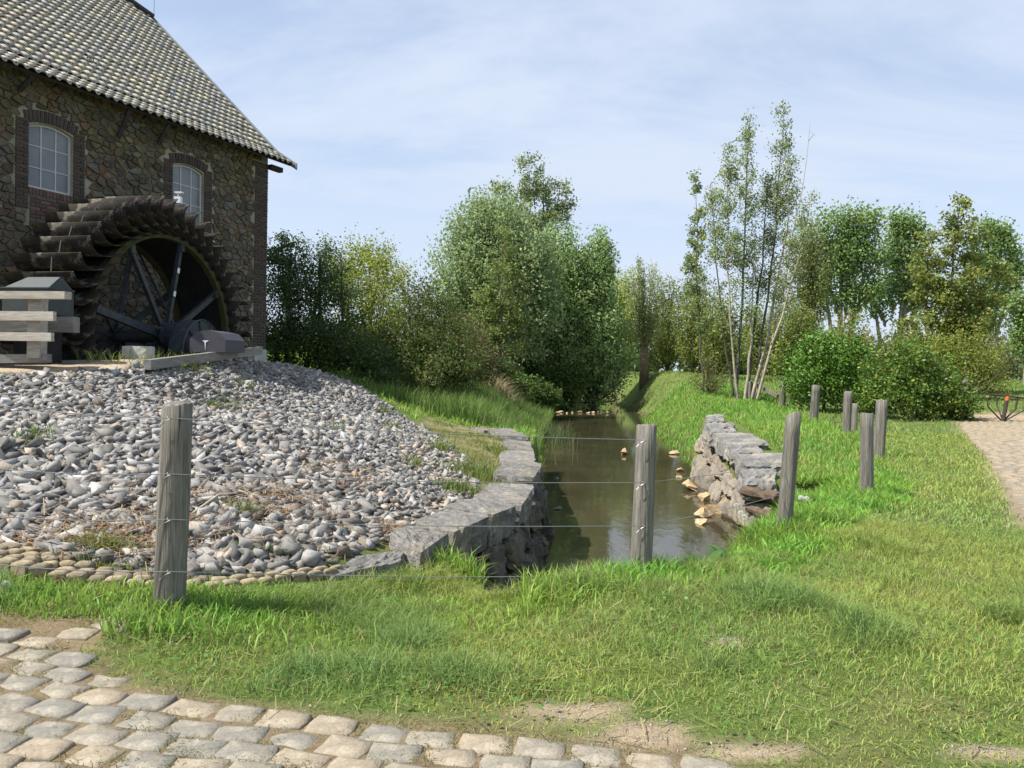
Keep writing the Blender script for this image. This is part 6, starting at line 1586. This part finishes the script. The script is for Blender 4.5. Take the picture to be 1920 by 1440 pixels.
_mq = sample_poly(MOSSP, 5200, r_); _mk = fbm(_mq[:, 0], _mq[:, 1], .5, 12) > .42; _mq = _mq[_mk]; WX.append(_mq[:, 0]); WY_.append(_mq[:, 1]); WH.append(.02 + .06 * r_.random(len(_mq)))
WX, WY_, WH = map(np.concatenate, (WX, WY_, WH)); n = len(WX)
zw = height(WX, WY_); zw = np.where(in_poly(WX, WY_, SLABS), zw + .03, zw + .03)
tag(blades('weeds', WX, WY_, WH, np.full(n, .006) + .0004 * WY_, gcolor(n, WX, WY_, r_, np.array([.125, .19, .035]), .15), np.full(n, .8), z=zw, sd=14), 'green weed tufts growing on the gravel and slabs', 'weeds', kind='stuff')
# small tufts in the cobble joints
r_ = np.random.default_rng(90); n = 60000; x, y = frame_xy(n, 2.85, 4.6, r_); cl = fbm(x, y, .16, 71); ok = (cobble_edge(x, y) > -.05) & (r_.random(n) < smooth(.42, .66, cl))
x, y = x[ok], y[ok]; n = len(x)
tag(blades('joint_grass', x, y, .018 + .03 * r_.random(n), np.full(n, .0038), gcolor(n, x, y, r_, np.array([.16, .17, .045]), .3), np.full(n, 1.1), sd=15), 'sparse short grass in the joints of the cobbles', 'grass', kind='stuff')
# broad leaved docks by the fence
def dock(px, py, Y, size, label, sd, group='docks'):
    r_ = np.random.default_rng(sd); b = at(px, py, Y); b[2] = h1(b[0], b[1]); t = empty('dock_plant', b, label, 'plant', group)
    for k in range(13):
        az = r_.random() * 6.283; L_ = size * r_.uniform(.6, 1.1); el = r_.uniform(.35, 1.1); V = []; F = []; m = 6
        for i in range(m + 1):
            f_ = i / m; w_ = .26 * L_ * math.sin(math.pi * min(1, f_ * .93 + .06)) ** .8; rr_ = L_ * f_ * math.cos(el * (1 - .5 * f_)); z = L_ * f_ * math.sin(el) * (1.25 - .65 * f_)
            c = np.array([math.cos(az) * rr_, math.sin(az) * rr_, z]); s_ = np.array([-math.sin(az), math.cos(az), 0]) * w_ / 2; V += [c - s_ + UP * w_ * .12, c, c + s_ + UP * w_ * .12]
        for i in range(m): F += [(3 * i, 3 * i + 1, 3 * i + 4, 3 * i + 3), (3 * i + 1, 3 * i + 2, 3 * i + 5, 3 * i + 4)]
        add('leaf', pymesh('leaf', V, F, np.tile(np.array([.07, .135, .03]) * r_.uniform(.7, 1.2), (len(V), 1)), True), MAT['glossleaf'], t)
dock(1325, 1085, 6.6, .36, 'large leaved dock plant right of the middle fence post', 1)
dock(1365, 1062, 7.0, .30, 'smaller leaved dock plant behind the large dock', 2)
dock(1255, 1085, 6.5, .24, 'little dock at the foot of the middle fence post', 3)
# dandelion clocks
def dandelion(px, py, Y, label, sd, r=.024):
    c = at(px, py, Y); z0 = h1(c[0], c[1]); t = empty('dandelion', (c[0] + .01, c[1], z0), label, 'flower', 'dandelion seed heads'); L_ = np.array(t.location)
    mb = MB(); mb.tube([np.array([0, 0, -.02]), (c - L_) * .6 + np.array([.02, 0, 0]), c - L_], [.004, .0035, .003], 5); mb.build('stem', MAT['stem'], t)
    r_ = np.random.default_rng(sd); d = r_.normal(size=(240, 3)); d /= np.linalg.norm(d, axis=1)[:, None]; V, F = leaf_geo(c - L_ + d * r * (.6 + .4 * r_.random((240, 1)) ** .3), .011, r_, .6); add('seed_head', fast_mesh('seed_head', V, F), MAT['seed'], t)
dandelion(10, 1098, 4.7, 'white dandelion clock at the left edge by the kerb setts', 1, .03)
dandelion(1381, 948, 9.6, 'highest dandelion clock of the cluster below the boulder wall', 2, .035)
dandelion(1389, 962, 9.5, 'middle dandelion clock of the cluster below the boulder wall', 3, .035)
dandelion(1396, 970, 9.4, 'lowest dandelion clock of the cluster below the boulder wall', 4, .038)
dandelion(1502, 933, 8.6, 'dandelion clock just right of the tall post, left of a pair', 5, .028)
dandelion(1512, 935, 8.6, 'dandelion clock in the grass, right of a pair by the tall post', 6, .028)

# grit on the bare spots and in the joints of the road
r_ = np.random.default_rng(123); GP = []
for c, rx_, ry_ in SPOTS: GP.append(np.stack([c[0] + r_.normal(size=160) * rx_ * .6, c[1] + r_.normal(size=160) * ry_ * .6], 1))
gx_, gy_ = frame_xy(2600, 2.85, 4.6, r_); k_ = cobble_edge(gx_, gy_) > -.12; GP.append(np.stack([gx_[k_], gy_[k_]], 1)); GP = np.concatenate(GP)
gs = .003 + .008 * r_.random(len(GP)) ** 3; gb = .15 + .16 * r_.random(len(GP)); P = np.stack([GP[:, 0], GP[:, 1], height(GP[:, 0], GP[:, 1]) + gs * .2], 1)
tag(scatter_rocks('grit', P, gs, np.stack([gb * 1.1, gb, gb * .85], 1), MAT['gravel'], ROCKV[:6], .6, 8), 'small grit and crumbs of soil on the bare patches by the road', 'grit', kind='stuff')
# fallen dead blades lying in the turf
n = 2600; x, y = frame_xy(n, 3.0, 9.0, r_); ok = (cobble_edge(x, y) < .03) & ~is_water_zone(x, y) & ~in_poly(x, y, GRAVEL) & ~in_poly(x, y, SLABS) & ~in_poly(x, y, STRIPP) & ~((y > 5.1 + .55 * np.maximum(x, -1.2)) & (x < 3))
x, y = x[ok], y[ok]; n = len(x); az = r_.random(n) * 6.283; dd = np.stack([np.cos(az), np.sin(az), r_.normal(size=n) * .25], 1); sd_ = np.stack([-np.sin(az), np.cos(az), np.zeros(n)], 1) * .0022
p0 = np.stack([x, y, height(x, y) + .02 + .03 * r_.random(n)], 1); p1 = p0 + dd * (.05 + .10 * r_.random(n))[:, None]
tag(add('dead_grass', fast_mesh('dead_grass', np.stack([p0 - sd_, p0 + sd_, p1 + sd_, p1 - sd_], 1).reshape(-1, 3), np.arange(n * 4).reshape(n, 4), np.repeat(np.array([.30, .26, .13])[None] * (.5 + .7 * r_.random((n, 1))), 4, 0)), MAT['straw']), 'dead grass blades lying loose in the lawn', 'grass', kind='stuff')
# clover and small broad leaved weeds
n = 9000; x, y = frame_xy(n, 3.1, 8.5, r_); ok = (cobble_edge(x, y) < -.05) & (fbm(x, y, .5, 144) > .54) & ~is_water_zone(x, y) & ~in_poly(x, y, GRAVEL) & ~in_poly(x, y, SLABS) & ~in_poly(x, y, STRIPP) & ~((y > 5.0 + .55 * np.maximum(x, -1.2)) & (x < 3)); x, y = x[ok], y[ok]; n = len(x)
V, F = leaf_geo(np.stack([x, y, height(x, y) + .025 + .05 * r_.random(n)], 1), .024, r_, .9, 2.0)
tag(add('clover', fast_mesh('clover', V, F, np.repeat(np.array([.12, .24, .055])[None] * (.6 + .7 * r_.random((n, 1))), 4, 0)), MAT['grass']), 'patches of clover and small weeds in the lawn', 'clover', kind='stuff')
